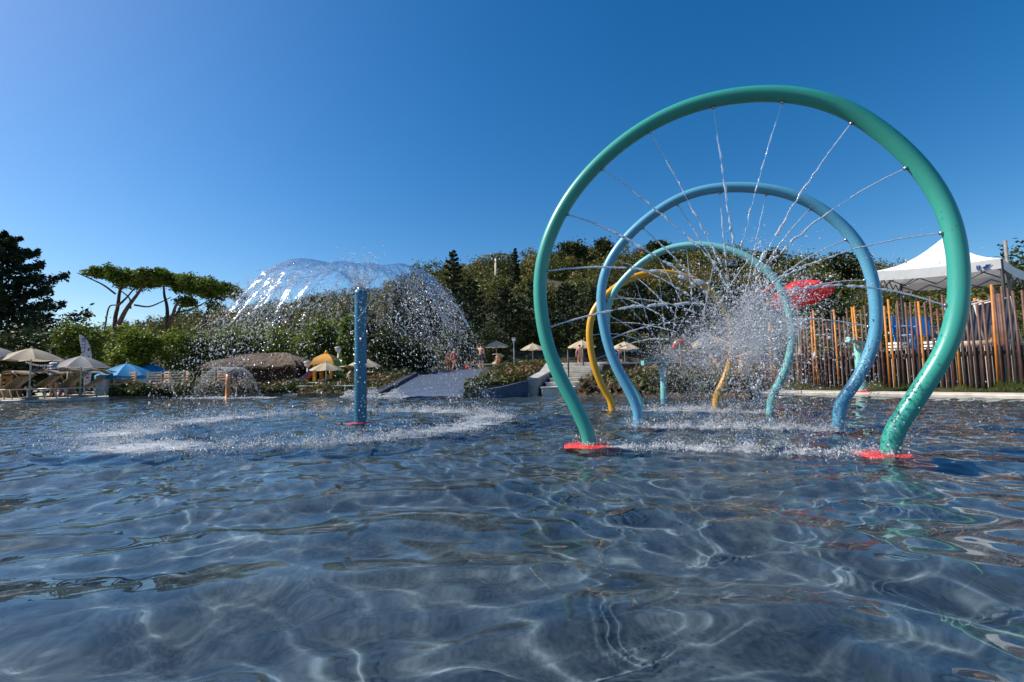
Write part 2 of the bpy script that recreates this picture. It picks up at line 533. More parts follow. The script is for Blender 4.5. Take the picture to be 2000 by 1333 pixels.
M_COVER = leaf_mat('ground_cover_leaves', [(0.03, 0.05, 0.015), (0.085, 0.10, 0.025), (0.16, 0.12, 0.04), (0.21, 0.085, 0.06)], 0.2)
M_GRASS = leaf_mat('verge_grass', [(0.06, 0.08, 0.02), (0.12, 0.15, 0.04), (0.24, 0.20, 0.08)], 0.3)
def bed(name, corners, n, leaf, label, seed, bulge=0.15, hmax=0.22, material=None):
    rng = np.random.default_rng(seed)
    pts, fs = quad_surface(corners, 10, 10, bulge)
    mb = MB(); mb.add(pts, fs)
    # sides down to the ground
    o = len(mb.v)
    idx = list(range(11)) + [11 * j + 10 for j in range(1, 11)] + [11 * 10 + i for i in range(9, -1, -1)] + [11 * j for j in range(9, 0, -1)]
    ring = [mb.v[i] for i in idx]
    base = [(v[0], v[1], -0.05) for v in ring]
    mb.add(ring + base, [(i, (i + 1) % len(ring), (i + 1) % len(ring) + len(ring), i + len(ring)) for i in range(len(ring))])
    s = mb.build(name + '_soil', M_EARTH); tag(s, kind='structure')
    A = np.array([list(p) for p in pts]).reshape(11, 11, 3)
    u, v = rng.uniform(0, 9.999, n), rng.uniform(0, 9.999, n)
    i, j = u.astype(int), v.astype(int); fu, fv = (u - i)[:, None], (v - j)[:, None]
    C = (A[j, i] * (1 - fu) + A[j, i + 1] * fu) * (1 - fv) + (A[j + 1, i] * (1 - fu) + A[j + 1, i + 1] * fu) * fv
    lump = 0.5 + 0.5 * np.sin(C[:, 0] * 3.1 + 1.3 * np.sin(C[:, 1] * 2.3)) * np.sin(C[:, 1] * 2.7 + np.sin(C[:, 0] * 1.9))
    C[:, 2] += rng.uniform(0, 1, n) ** 1.5 * hmax * (0.35 + 0.9 * lump)
    V, F = leaves_np(C, leaf, rng, up=0.9)
    t = np.clip(0.15 + 0.75 * (0.5 + 0.5 * np.sin(C[:, 0] * 1.7 + 2 * np.sin(C[:, 1] * 0.9 + 1))) * rng.uniform(0.4, 1.0, n), 0, 0.9)
    o = link(name, mesh_np(name, V, F, tint=np.repeat(t, 4)), material or M_COVER)
    tag(o, label, 'ground cover', kind='stuff')
BFL, BFR, BBR, BBL = P(907, 762, 12.15), P(1031, 743, 12.75), P(1082, 708, 23), P(966, 720, 25)
bed('ground_cover', [BFL, BFR, BBR, BBL], 16000, 0.14, 'reddish green ground cover on the raised bed right of the blue ramp', 5, 0.12)
LFR, LBR = ramp_pt(0, 0.02) + Vector((-0.3, 0, 0.1)), ramp_pt(0, 1) + Vector((-0.3, 0, 0.1))
bed('ground_cover', [LFR + Vector((-2.6, 0.4, 0.0)), LFR, LBR, LBR + Vector((-3.2, 0.5, 0.1))], 9000, 0.14, 'green and rusty ground cover along the left kerb of the blue ramp', 6, 0.1)

def build_bed_wall():
    # dark curved basin wall in front of the raised bed, then the pale stair cheek wall
    base = [G(898, 776), G(930, 776.5), G(975, 776), G(1031, 773.3)]
    tops = [762, 761.5, 757, 743.5]
    mb = MB(); vs_ = []
    pts = spline([list(b) for b in base], 16)
    tp = spline([[P(px, t, b.y).z] for (px, t, b) in zip((898, 930, 975, 1031), tops, base)], 16)[:, 0]
    for p, z in zip(pts, tp):
        for dy, zz in ((-0.02, -0.3), (-0.02, z), (0.22, z + 0.012), (0.22, -0.3)):
            vs_.append((p[0], p[1] + dy, zz))
    m = len(pts)
    fs = [(j * 4 + q, j * 4 + (q + 1) % 4, (j + 1) * 4 + (q + 1) % 4, (j + 1) * 4 + q) for j in range(m - 1) for q in range(4)]
    fs += [(0, 1, 2, 3), (m * 4 - 1, m * 4 - 2, m * 4 - 3, m * 4 - 4)]
    mb.add(vs_, fs)
    tag(mb.build('basin_wall', M_DARKC), 'dark blue curved wall holding the raised flower bed above the water', 'wall')
    root = empty('stair_wall', G(1031, 773.3), 'grey concrete cheek wall rising along the left of the steps', 'wall')
    rel = root.location
    a = [Vector((0.42, 12.72, 0)), Vector((0.86, 13.9, 0)), Vector((1.22, 15.2, 0)), Vector((1.50, 16.6, 0))]
    hz = [P(1033, 742, 12.72).z, 0.62, 0.98, 1.02]
    w = MB(); cpm = MB()
    vs_, vc = [], []
    for p, h in zip(a, hz):
        for dx, zz in ((0.0, -0.25), (0.0, h), (0.26, h), (0.26, -0.25)):
            vs_.append(p + Vector((dx, 0, zz)) - rel)
        for dx, zz in ((-0.03, h + 0.003), (-0.03, h + 0.05), (0.29, h + 0.05), (0.29, h + 0.003)):
            vc.append(p + Vector((dx, 0, zz)) - rel)
    fs = [(j * 4 + q, j * 4 + (q + 1) % 4, (j + 1) * 4 + (q + 1) % 4, (j + 1) * 4 + q) for j in range(3) for q in range(4)] + [(0, 1, 2, 3), (15, 14, 13, 12)]
    w.add(vs_, fs); cpm.add(vc, fs)
    w.build('wall_body', M_CONC, root); cpm.build('cap', mat('cap_stone', (0.40, 0.38, 0.36), 0.8, 0.1, 6), root)
build_bed_wall()

def build_stairs():
    n = 7
    root = empty('stairs', (1.5, 12.7, 0), 'pale stone steps climbing from the pool to the parasol terrace', 'stairs')
    for i in range(n):
        y0 = 12.62 + 0.42 * i
        xl = 0.80 + 0.15 * i; xr = 1.72 + 0.235 * i
        zt = 0.10 + 0.118 * (i + 1)
        st = MB().box(((xl + xr) / 2 - 1.5, y0 + 1.0 - 12.7, zt / 2 - 0.05), (xr - xl, 2.0, zt - 0.06 + 0.1)).build('step', M_STEP, root)
        MB().box(((xl + xr) / 2 - 1.5, y0 + 0.22 - 12.7, zt - 0.006), (xr - xl + 0.05, 0.50, 0.035)).build('tread', mat('tread_stone', (0.78, 0.72, 0.62), 0.8, 0.1, 6), st, 0.006)
    for x, y, h in ((1.66, 13.55, 0.85), (2.33, 15.0, 0.70)):
        z0 = 0.06 + 0.118 * ((y - 12.62) // 0.42 + 1)
        r = empty('handrail_post', (x, y, z0), 'slim dark metal rail post standing ' + ('low on the pale steps' if x < 2 else 'at the top of the pale steps'), 'post')
        MB().tube([(0, 0, -0.05), (0, 0, h)], 0.022, 8).build('post', mat('dark_metal', (0.03, 0.03, 0.032), 0.5, 0.1, 10), r)
        MB().lathe((0, 0, 0), [(0.05, 0), (0.05, 0.015), (0.022, 0.02)], 10).build('foot_plate', MATS['dark_metal'], r)
        MB().lathe((0, 0, h), [(0.024, 0), (0.03, 0.02), (0.0, 0.045)], 10).build('knob', MATS['dark_metal'], r)
build_stairs()

# dry bed of shrubs and grasses between the pool edge and the brown wall
EB = [G(1128, 768, 0.09), G(1462, 769, 0.09), Vector((8.4, 15.0, 0.35)), Vector((2.75, 15.0, 0.35))]
bed('dry_bed_plants', EB, 15000, 0.16, 'dry grasses and low herbs in the bed right of the steps', 8, 0.05, 0.42, leaf_mat('dry_bed_leaves', [(0.035, 0.05, 0.018), (0.09, 0.10, 0.03), (0.20, 0.16, 0.08), (0.16, 0.09, 0.08)], 0.25))

# ================================================================ HILL
SKYLINE = [(-600, 690), (0, 668), (200, 655), (380, 625), (560, 598), (700, 578), (800, 548), (860, 524), (940, 512), (1040, 505), (1100, 496), (1200, 492), (1300, 486),
           (1400, 500), (1500, 506), (1600, 512), (1700, 522), (1850, 535), (2000, 530), (2400, 540), (3200, 560)]
RIDGE_Y = 95.0
_rx = np.array([P(a, b, RIDGE_Y).x for a, b in SKYLINE]); _rz = np.array([P(a, b, RIDGE_Y).z for a, b in SKYLINE]) - 2.0
def hill_z(x, y):
    t = np.clip((y - 40.0) / (RIDGE_Y - 40.0), 0, 1.35)
    s = np.where(t < 1, t ** 0.85, 1.0 - 0.9 * (t - 1))
    sp = np.where(y > 1, x * (0.35 + 0.65 * RIDGE_Y / np.maximum(y, 20)), x)
    base = np.interp(sp, _rx, _rz)
    return 0.5 + base * s + 0.5 * np.sin(x * 0.21 + 1) * np.sin(y * 0.17) * s
def build_hill():
    xs = np.linspace(-190, 190, 120); ys = np.linspace(38, 122, 60)
    X, Y = np.meshgrid(xs, ys)
    Z = hill_z(X, Y)
    Z[0, :] = -0.5
    V = np.stack([X, Y, Z], -1).reshape(-1, 3)
    i = np.arange(59)[:, None] * 120 + np.arange(119)[None]
    F = np.stack([i, i + 1, i + 121, i + 120], -1).reshape(-1, 4)
    o = link('hill', mesh_np('hill', V, F, True), mat('hill_soil', (0.05, 0.045, 0.025), 0.95, 0.3, 0.3))
    tag(o, kind='structure')
    # the scrub that covers it: evergreen clumps seen as one mass
    rng = np.random.default_rng(11)
    VV, FF, TT = [], [], []
    n0 = 0
    cnt = 0
    for k in range(1250):
        y = 40 + 58 * rng.uniform(0, 1) ** 0.95
        x = rng.uniform(-1.15, 1.3) * y
        px = 1000 + 889 * x / y
        if px < 330 and rng.uniform() < 0.5: continue
        z = float(hill_z(np.array(x), np.array(y)))
        r = rng.uniform(0.9, 1.9) * (0.75 + 0.010 * y)
        hgt = r * rng.uniform(0.75, 1.2)
        nl = int(470 * (r / 2.0))
        C, kk = blob_points((x, y, z + hgt * 0.35), (r, r, hgt), nl, rng, 20, 0.20, 0.8, -0.05)
        V, F = leaves_np(C, 0.0047 * y + 0.085, rng, up=0.35, aspect=0.8)
        V = V.reshape(-1, 4, 3)[:, :3].reshape(-1, 3); F = np.arange(len(V)).reshape(-1, 3)
        tint = np.clip(rng.choice([0.05, 0.16, 0.27, 0.40, 0.52, 0.62], p=[.20, .25, .22, .16, .11, .06]) + rng.normal(0, 0.04), 0, 0.8)
        VV.append(V); FF.append(F + n0); n0 += len(V); TT.append(np.full(len(V), tint))
    o = link('hillside_scrub', mesh_np('hillside_scrub', np.vstack(VV), np.vstack(FF), tint=np.concatenate(TT)),
             leaf_mat('scrub_leaves', [(0.046, 0.064, 0.014), (0.100, 0.112, 0.022), (0.18, 0.165, 0.036), (0.25, 0.175, 0.055), (0.26, 0.14, 0.06)], 0.15))
    tag(o, 'dense evergreen scrub covering the hillside behind the pool', 'scrub', kind='stuff')
build_hill()
# ================================================================ TREES AND SHRUBS
M_BARK = mat('bark', (0.085, 0.055, 0.04), 0.9, 0.3, 6, 0.6, 30)
M_PINE = leaf_mat('pine_needles', [(0.050, 0.085, 0.012), (0.14, 0.20, 0.022), (0.26, 0.30, 0.04)], 0.3)
M_CONI = leaf_mat('dark_conifer_needles', [(0.016, 0.030, 0.013), (0.034, 0.054, 0.018), (0.070, 0.078, 0.022)], 0.15)
M_OAK = leaf_mat('evergreen_leaves', [(0.028, 0.042, 0.012), (0.060, 0.078, 0.018), (0.12, 0.125, 0.030)], 0.15)
M_HEDGE = leaf_mat('hedge_leaves', [(0.060, 0.10, 0.012), (0.19, 0.25, 0.024), (0.42, 0.42, 0.05)], 0.38)
M_LIME = leaf_mat('lime_leaves', [(0.08, 0.13, 0.015), (0.17, 0.24, 0.03), (0.26, 0.30, 0.05)], 0.4)
TREE_GROUPS = {}

def shrub(name, px, pytop, pybase, Y, wpx, label, group, seed, material, n=3200, leaf=0.16, cat='shrub', lobes=5, gz=0.1):
    """rounded shrub or small tree: leaf clumps on several lobes over short stems"""
    rng = np.random.default_rng(seed)
    top = P(px, pytop, Y); base = P(px, pybase, Y)
    w = wpx / 889 * Y * 0.5; h = top.z - gz
    root = empty(name, (top.x, Y, gz), label, cat, group)
    Cs, Ts = [], []
    for k in range(lobes):
        a = rng.uniform(0, 6.28); d = rng.uniform(0.0, 0.5) * w
        r = w * rng.uniform(0.5, 0.72)
        zc = h * rng.uniform(0.42, 0.74)
        if k == 0: zc, d, r = h * 0.68, 0, w * 0.66
        C, kk = blob_points((math.cos(a) * d * 1.2, math.sin(a) * d, zc), (r, r * 0.9, min(h - zc, h * 0.5) * 0.92), n // lobes, rng, 24, 0.22, 0.86, -0.9)
        Cs.append(C); Ts.append(np.clip(rng.normal(0.22, 0.10) + 0.15 * rng.uniform(-1, 1, 24)[kk], 0, 0.65))
    # skirt so the shrub reaches the ground
    C, kk = blob_points((0, 0, h * 0.25), (w * 0.85, w * 0.7, h * 0.28), n // 5, rng, 20, 0.25, 0.9, -1)
    Cs.append(C); Ts.append(np.full(len(C), 0.1))
    C = np.vstack(Cs); C[:, 2] = np.maximum(C[:, 2], 0.02)
    V, F = leaves_np(C, leaf, rng, up=0.3)
    link('crown', mesh_np('crown', V, F, tint=np.repeat(np.concatenate(Ts), 4)), material, root)
    for k in range(2):
        a = k * 2.9 + rng.uniform(0, 0.6)
        MB().tube([(0.05 * math.cos(a), 0.05 * math.sin(a), 0), (0.2 * w * math.cos(a), 0.2 * w * math.sin(a), h * 0.3), (0.45 * w * math.cos(a), 0.45 * w * math.sin(a), h * 0.62)],
                [0.05, 0.035, 0.012], 6).build('stem', M_BARK, root)
    return root

def conifer(name, px, pytop, Y, wpx, label, group, seed, n=5200, gz=0.3, material=None, spread=1.0, leaf=None, power=0.8, cat='tree'):
    """conifer with layered, slightly upswept boughs"""
    rng = np.random.default_rng(seed)
    top = P(px, pytop, Y)
    h = top.z - gz; w = wpx / 889 * Y * 0.5
    root = empty(name, (top.x, Y, gz), label, cat, group)
    nb = 74
    Cs, Ts = [], []
    per = n // nb
    for k in range(nb):
        t = (k + rng.uniform(0, 1)) / nb
        z0 = h * (0.06 + 0.92 * t)
        a = k * 2.399 + rng.uniform(-0.3, 0.3)
        Lb = w * ((1 - t) ** power) * rng.uniform(0.62, 1.12) + 0.06 * w
        s = rng.uniform(0, 1, per) ** 0.6
        rise = 0.28 * Lb
        x = s * Lb; lat = rng.normal(0, 1, per) * 0.17 * Lb * (1.15 - s) * spread
        zz = z0 - 0.10 * Lb * s + rise * s ** 2 + rng.normal(0, 0.05, per) * Lb + np.abs(lat) * -0.15
        C = np.stack([x * math.cos(a) - lat * math.sin(a), x * math.sin(a) + lat * math.cos(a), zz], 1)
        Cs.append(C); Ts.append(np.full(per, np.clip(rng.normal(0.22, 0.14), 0, 0.65)))
        if k % 3 == 0 and n > 9000:
            MB().tube([(0, 0, z0), (0.5 * Lb * math.cos(a), 0.5 * Lb * math.sin(a), z0 - 0.01 * Lb), (0.9 * Lb * math.cos(a), 0.9 * Lb * math.sin(a), z0 + 0.12 * Lb)], [0.035, 0.02, 0.006], 5).build('bough', M_BARK, root)
    C = np.vstack(Cs)
    V, F = leaves_np(C, leaf or (0.010 * Y + 0.05), rng, up=0.25, aspect=0.42)
    link('crown', mesh_np('crown', V, F, tint=np.repeat(np.concatenate(Ts), 4)), material or M_CONI, root)
    tr = MB().tube([(0, 0, -0.3), (0.02, 0, h * 0.5), (0, 0, h * 0.97)], [0.02 * h + 0.05, 0.012 * h + 0.03, 0.02], 8).build('trunk', M_BARK, root)
    return root

def stone_pine(label, trunk_paths, crown_px, Y, seed):
    """umbrella pine: leaning trunks with forked limbs traced on one depth, flat clumped crown with real breadth"""
    rng = np.random.default_rng(seed)
    b0 = P(*trunk_paths[0][0][0], Y)
    root = empty('stone_pine', (b0.x, Y, 0.5), label, 'tree', 'umbrella pines on the left')
    base = Vector((b0.x, Y, 0.5))
    first = True
    for path, r0, r1, dy in trunk_paths:
        q = [P(a, b, Y) - base for a, b in path]
        m = len(q)
        for i, p in enumerate(q): p.y += dy * i / max(1, m - 1)
        if first: q.insert(0, q[0] + Vector((0.05, 0, -(q[0].z) - 0.3)))
        sp = spline([list(v) for v in q], 14)
        MB().tube([Vector(v) for v in sp], list(np.linspace(r0 * 0.62, r1 * 0.62, 14)), 8).build('trunk' if first else 'limb', M_BARK, root)
        first = False
    Cs, Ts = [], []
    for (a, b, w, hgt, dy) in crown_px:
        c = P(a, b, Y) - base
        r = w / 889 * Y * 0.5
        hh = hgt / 889 * Y * 0.5
        C, kk = blob_points((c.x, dy, c.z), (r, r * 0.9, hh * 1.0), 620, rng, 34, 0.22, 0.85, -0.8)
        Cs.append(C); Ts.append(np.clip(rng.normal(0.3, 0.12, 34)[kk], 0, 0.65))
    V, F = leaves_np(np.vstack(Cs), 0.20, rng, up=0.7, aspect=0.35)
    link('crown', mesh_np('crown', V, F, tint=np.repeat(np.concatenate(Ts), 4)), M_PINE, root)

def flat_crown(x0, x1, seed):
    rnd = random.Random(seed); out = []
    x = x0
    while x < x1:
        top = float(np.interp(x, [178, 230, 300, 350, 400, 462], [533, 526, 530, 537, 547, 562]))
        edge = min(1.0, 0.45 + min(x - x0, x1 - x) / 40)
        th = rnd.uniform(24, 42) * edge
        for dy in (-0.9, 0.0, 0.9):
            out.append((x + 10 + rnd.uniform(-5, 5), top + th * 0.5 + rnd.uniform(-4, 4), rnd.uniform(26, 46), th, dy + rnd.uniform(-0.4, 0.4)))
        x += 13
    return out
PINE_A = flat_crown(192, 312, 1)
PINE_B = flat_crown(312, 452, 2) + [(352, 588, 40, 24, 0.2), (372, 592, 30, 20, 0.0), (412, 596, 34, 20, 0.5)]
stone_pine('tall umbrella pine with two leaning trunks and bare lower limbs', [
    ([(224, 634), (226, 600), (226, 570), (228, 548)], 0.20, 0.10, 0.4),
    ([(232, 634), (247, 612), (262, 596), (281, 577), (296, 562)], 0.22, 0.09, -0.6),
    ([(226, 575), (214, 560), (200, 550), (188, 542)], 0.09, 0.04, -1.2),
    ([(228, 600), (238, 580), (243, 562), (250, 548)], 0.10, 0.04, 1.0),
    ([(262, 596), (282, 598), (298, 588), (312, 576)], 0.09, 0.04, 0.9),
    ([(255, 603), (262, 585), (252, 570), (246, 556)], 0.08, 0.03, -1.0),
    ([(205, 640), (207, 600), (216, 594), (224, 588)], 0.07, 0.05, 0.6)],
    PINE_A, 27, 21)
stone_pine('umbrella pine with drooping crown right of the taller pine', [
    ([(326, 640), (324, 612), (319, 592), (312, 576), (308, 562)], 0.20, 0.09, 0.5),
    ([(330, 636), (342, 618), (352, 602), (366, 588)], 0.20, 0.08, -0.6),
    ([(350, 610), (380, 604), (402, 596), (420, 588)], 0.10, 0.04, -0.5),
    ([(400, 640), (401, 615), (404, 590), (412, 574)], 0.14, 0.06, 0.4),
    ([(342, 618), (352, 590), (350, 570), (356, 560)], 0.09, 0.04, 0.8)],
    PINE_B, 27.5, 22)

conifer('dark_conifer', 8, 452, 31.0, 330, 'huge dark conifer with ragged boughs at the left edge', None, 31, n=28000, gz=0.1, leaf=0.33, power=0.62)
shrub('hedge_shrub', 40, 640, 735, 19.0, 170, 'low dark undergrowth beneath the huge left conifer', 'clipped leafy shrubs behind the lawn', 41, M_OAK, 3600, 0.2)
hs = [(162, 622, 112, 22.5, 'rounded bright green shrub just right of the huge dark conifer', M_HEDGE),
      (258, 634, 112, 20.5, 'bushy light green shrub behind the blue parasols', M_HEDGE),
      (375, 640, 120, 22.0, 'ochre topped green shrub behind the left fringe of the falling water', M_HEDGE),
      (455, 632, 110, 23.0, 'leafy shrub seen through the water dome left of the blue column', M_HEDGE),
      (532, 628, 96, 23.5, 'green shrub above the thatched hut roof', M_HEDGE),
      (614, 622, 104, 23.0, 'broad sunlit shrub above the yellow play tower', M_HEDGE),
      (676, 622, 44, 22.0, 'small lime coloured tree close left of the blue column', M_LIME),
      (660, 668, 60, 24.5, 'grey green bush behind the two lamp posts', M_OAK),
      (760, 640, 110, 24.0, 'dark bush right of the blue column top', M_OAK),
      (815, 662, 120, 25.5, 'dark rounded bush above the left planted kerb', M_OAK),
      (895, 640, 120, 33.0, 'dark bushy tree behind the children at the ramp top', M_OAK),
      (960, 632, 110, 37.0, 'dark tree behind the parasol at the ramp', M_OAK)]
for k, (px, pt, w, Y, lab, mt) in enumerate(hs):
    shrub('hedge_shrub' if mt is not M_LIME else 'lime_tree', px, pt, 770, Y, w, lab, 'clipped leafy shrubs behind the lawn' if mt is M_HEDGE else None, 50 + k, mt, 6000, 0.16 if mt is M_HEDGE else 0.18,
          gz=0.1 if Y < 26 else TERR_Z)
dk = [(885, 487, 34, 78, 'tall narrow dark conifer breaking the skyline above the water dome'), (1006, 484, 62, 40, 'lone small spiky conifer on the hill crest'),
      (918, 545, 46, 100, 'dark conifer just right of the narrow skyline conifer'), (985, 560, 44, 110, 'dark conifer below the lone crest conifer'),
      (1045, 545, 45, 110, 'dark conifer half hidden by the left limb of the green ring'), (1105, 552, 44, 105, 'dark conifer inside the green ring at its left'),
      (1165, 560, 46, 110, 'dark conifer behind the left limb of the blue ring'), (1235, 545, 48, 115, 'dark conifer behind the yellow ring top'),
      (1300, 552, 46, 105, 'dark conifer in the middle of the rings'), (1365, 560, 47, 105, 'dark conifer behind the converging water jets'),
      (1425, 552, 49, 110, 'dark conifer left of the teal ring right limb'), (1500, 548, 48, 120, 'dark conifer above the red parasol'),
      (1590, 540, 52, 120, 'dark conifer right of the red parasol'), (780, 560, 48, 100, 'dark conifer seen through the right half of the water dome'),
      (700, 585, 46, 100, 'dark conifer behind the blue column head'), (840, 548, 50, 90, 'dark conifer behind the right rim of the water dome')]
for k, (px, pt, Y, w, lab) in enumerate(dk):
    gz = float(hill_z(np.array(P(px, pt, Y).x), np.array(float(Y)))) - 0.3
    conifer('evergreen_conifer', px, pt, Y, w, lab, 'dark conifers at the foot of the hill', 80 + k, n=5200, gz=min(gz, P(px, pt, Y).z - 2.5), spread=1.4, power=0.5 if w > 60 else 0.8, leaf=0.30)
rt = [(1125, 470, 82, 90, 'round crowned oak on the crest left of the blue ring'), (1178, 468, 84, 52, 'small round oak on the crest beside the blue ring limb'),
      (1283, 468, 80, 64, 'flat topped oak on the crest above the teal ring'), (1493, 486, 76, 100, 'broad umbrella shaped oak on the crest right of the ring tops'),
      (1640, 492, 70, 90, 'brownish oak on the crest behind the right limb of the blue ring'), (2010, 456, 30, 150, 'leafy tree at the right edge behind the white gazebo')]
for k, (px, pt, Y, w, lab) in enumerate(rt):
    gz = float(hill_z(np.array(P(px, pt, Y).x), np.array(float(Y)))) - 0.5 if Y > 40 else 1.0
    shrub('evergreen_oak', px, pt, 0, Y, w, lab, 'evergreen oaks on the hill crest', 120 + k, M_OAK, 2600, 0.55 if Y > 40 else 0.3, 'tree', gz=min(gz, P(px, pt, Y).z - 3))
# ================================================================ PLAY FEATURES
def paint(name, col, rough=0.36):
    """gloss paint with faint mottling, wet beads and a little orange peel"""
    if name in MATS: return MATS[name]
    m = bpy.data.materials.new(name); nt, b = nodes_of(m); N, L = nt.nodes, nt.links
    tc = N.new('ShaderNodeTexCoord')
    n1 = N.new('ShaderNodeTexNoise'); n1.inputs['Scale'].default_value = 2.3; n1.inputs['Detail'].default_value = 6
    n2 = N.new('ShaderNodeTexNoise'); n2.inputs['Scale'].default_value = 160; n2.inputs['Detail'].default_value = 2
    vo = N.new('ShaderNodeTexVoronoi'); vo.inputs['Scale'].default_value = 26
    for n in (n1, n2, vo): L.new(tc.outputs['Object'], n.inputs['Vector'])
    mx = N.new('ShaderNodeMix'); mx.data_type = 'RGBA'
    mx.inputs[6].default_value = (*[c * 0.85 for c in col], 1); mx.inputs[7].default_value = (*[min(1, c * 1.12 + 0.008) for c in col], 1)
    L.new(n1.outputs['Fac'], mx.inputs[0])
    # dark chips and lime spots
    lt = N.new('ShaderNodeMath'); lt.operation = 'LESS_THAN'; lt.inputs[1].default_value = 0.10
    L.new(vo.outputs['Distance'], lt.inputs[0])
    g2 = N.new('ShaderNodeMath'); g2.operation = 'GREATER_THAN'; g2.inputs[1].default_value = 0.56
    L.new(n1.outputs['Fac'], g2.inputs[0])
    an = N.new('ShaderNodeMath'); an.operation = 'MULTIPLY'; L.new(lt.outputs[0], an.inputs[0]); L.new(g2.outputs[0], an.inputs[1])
    m2 = N.new('ShaderNodeMix'); m2.data_type = 'RGBA'
    m2.inputs[7].default_value = (*[c * 0.35 for c in col], 1)
    L.new(an.outputs[0], m2.inputs[0]); L.new(mx.outputs[2], m2.inputs[6])
    L.new(m2.outputs[2], b.inputs['Base Color'])
    b.inputs['Roughness'].default_value = rough
    b.inputs['Coat Weight'].default_value = 0.15; b.inputs['Coat Roughness'].default_value = 0.12
    bp = N.new('ShaderNodeBump'); bp.inputs['Strength'].default_value = 0.06; bp.inputs['Distance'].default_value = 0.004
    L.new(n2.outputs['Fac'], bp.inputs['Height']); L.new(bp.outputs[0], b.inputs['Normal'])
    MATS[name] = m
    return m
M_GREEN = paint('green_paint', (0.036, 0.32, 0.255))
M_BLUE = paint('sky_blue_paint', (0.095, 0.33, 0.50))
M_TEAL = paint('teal_paint', (0.16, 0.44, 0.44))
M_YELL = paint('yellow_paint', (0.72, 0.34, 0.012))
M_COLB = paint('column_blue_paint', (0.008, 0.15, 0.26))
M_MINT = paint('mint_paint', (0.24, 0.55, 0.46))
M_RED = paint('red_paint', (0.62, 0.035, 0.02))
M_ORNG = paint('orange_paint', (0.70, 0.20, 0.015))

def water_mats():
    m = bpy.data.materials.new('flying_water'); nt, b = nodes_of(m)
    b.inputs['Base Color'].default_value = (0.93, 0.96, 1, 1); b.inputs['Roughness'].default_value = 0.06
    b.inputs['Transmission Weight'].default_value = 0.74; b.inputs['IOR'].default_value = 1.33
    MATS['jet'] = m
    m = bpy.data.materials.new('spray_drops'); nt, b = nodes_of(m)
    N, L = nt.nodes, nt.links
    ge = N.new('ShaderNodeNewGeometry'); cr = N.new('ShaderNodeValToRGB')
    cr.color_ramp.elements[0].color = (0.60, 0.66, 0.74, 1); cr.color_ramp.elements[1].color = (0.98, 0.98, 1, 1)
    L.new(ge.outputs['Random Per Island'], cr.inputs[0]); L.new(cr.outputs[0], b.inputs['Base Color'])
    b.inputs['Roughness'].default_value = 0.12; b.inputs['Transmission Weight'].default_value = 0.2; b.inputs['IOR'].default_value = 1.33
    tl = N.new('ShaderNodeBsdfTranslucent'); L.new(cr.outputs[0], tl.inputs['Color'])
    mm = N.new('ShaderNodeMixShader'); mm.inputs[0].default_value = 0.45
    L.new(b.outputs[0], mm.inputs[1]); L.new(tl.outputs[0], mm.inputs[2]); L.new(mm.outputs[0], N['Material Output'].inputs['Surface'])
    MATS['drops'] = m
    m = bpy.data.materials.new('water_sheet'); m.use_nodes = True; nt = m.node_tree; N, L = nt.nodes, nt.links
    N.remove(N['Principled BSDF'])
    tc = N.new('ShaderNodeTexCoord')
    n1 = N.new('ShaderNodeTexNoise'); n1.inputs['Scale'].default_value = 17; n1.inputs['Detail'].default_value = 6; n1.inputs['Distortion'].default_value = 0.8
    L.new(tc.outputs['Object'], n1.inputs['Vector'])
    bp = N.new('ShaderNodeBump'); bp.inputs['Strength'].default_value = 0.5; bp.inputs['Distance'].default_value = 0.02
    L.new(n1.outputs['Fac'], bp.inputs['Height'])
    fr = N.new('ShaderNodeFresnel'); fr.inputs['IOR'].default_value = 1.14; L.new(bp.outputs[0], fr.inputs['Normal'])
    gl = N.new('ShaderNodeBsdfGlossy'); gl.inputs['Roughness'].default_value = 0.05; L.new(bp.outputs[0], gl.inputs['Normal'])
    tp = N.new('ShaderNodeBsdfTransparent'); tp.inputs['Color'].default_value = (0.96, 0.97, 0.98, 1)
    fm_ = N.new('ShaderNodeMath'); fm_.operation = 'MULTIPLY'; fm_.inputs[1].default_value = 0.6; L.new(fr.outputs[0], fm_.inputs[0])
    ms = N.new('ShaderNodeMixShader'); L.new(fm_.outputs[0], ms.inputs[0]); L.new(tp.outputs[0], ms.inputs[1]); L.new(gl.outputs[0], ms.inputs[2])
    tr = N.new('ShaderNodeBsdfTranslucent'); tr.inputs['Color'].default_value = (0.85, 0.9, 1, 1)
    df = N.new('ShaderNodeBsdfDiffuse'); df.inputs['Color'].default_value = (0.9, 0.93, 1, 1)
    sc_ = N.new('ShaderNodeMixShader'); L.new(tr.outputs[0], sc_.inputs[1]); L.new(df.outputs[0], sc_.inputs[2])
    fo = N.new('ShaderNodeTexNoise'); fo.inputs['Scale'].default_value = 22; fo.inputs['Detail'].default_value = 6; fo.inputs['Distortion'].default_value = 1.5
    L.new(tc.outputs['Object'], fo.inputs['Vector'])
    mr = N.new('ShaderNodeMapRange'); mr.inputs[1].default_value = 0.53; mr.inputs[2].default_value = 0.68; mr.inputs[3].default_value = 0.01; mr.inputs[4].default_value = 0.34
    L.new(fo.outputs['Fac'], mr.inputs[0])
    m2 = N.new('ShaderNodeMixShader'); L.new(mr.outputs[0], m2.inputs[0]); L.new(ms.outputs[0], m2.inputs[1]); L.new(sc_.outputs[0], m2.inputs[2])
    L.new(m2.outputs[0], N['Material Output'].inputs['Surface'])
    MATS['sheet'] = m
water_mats()

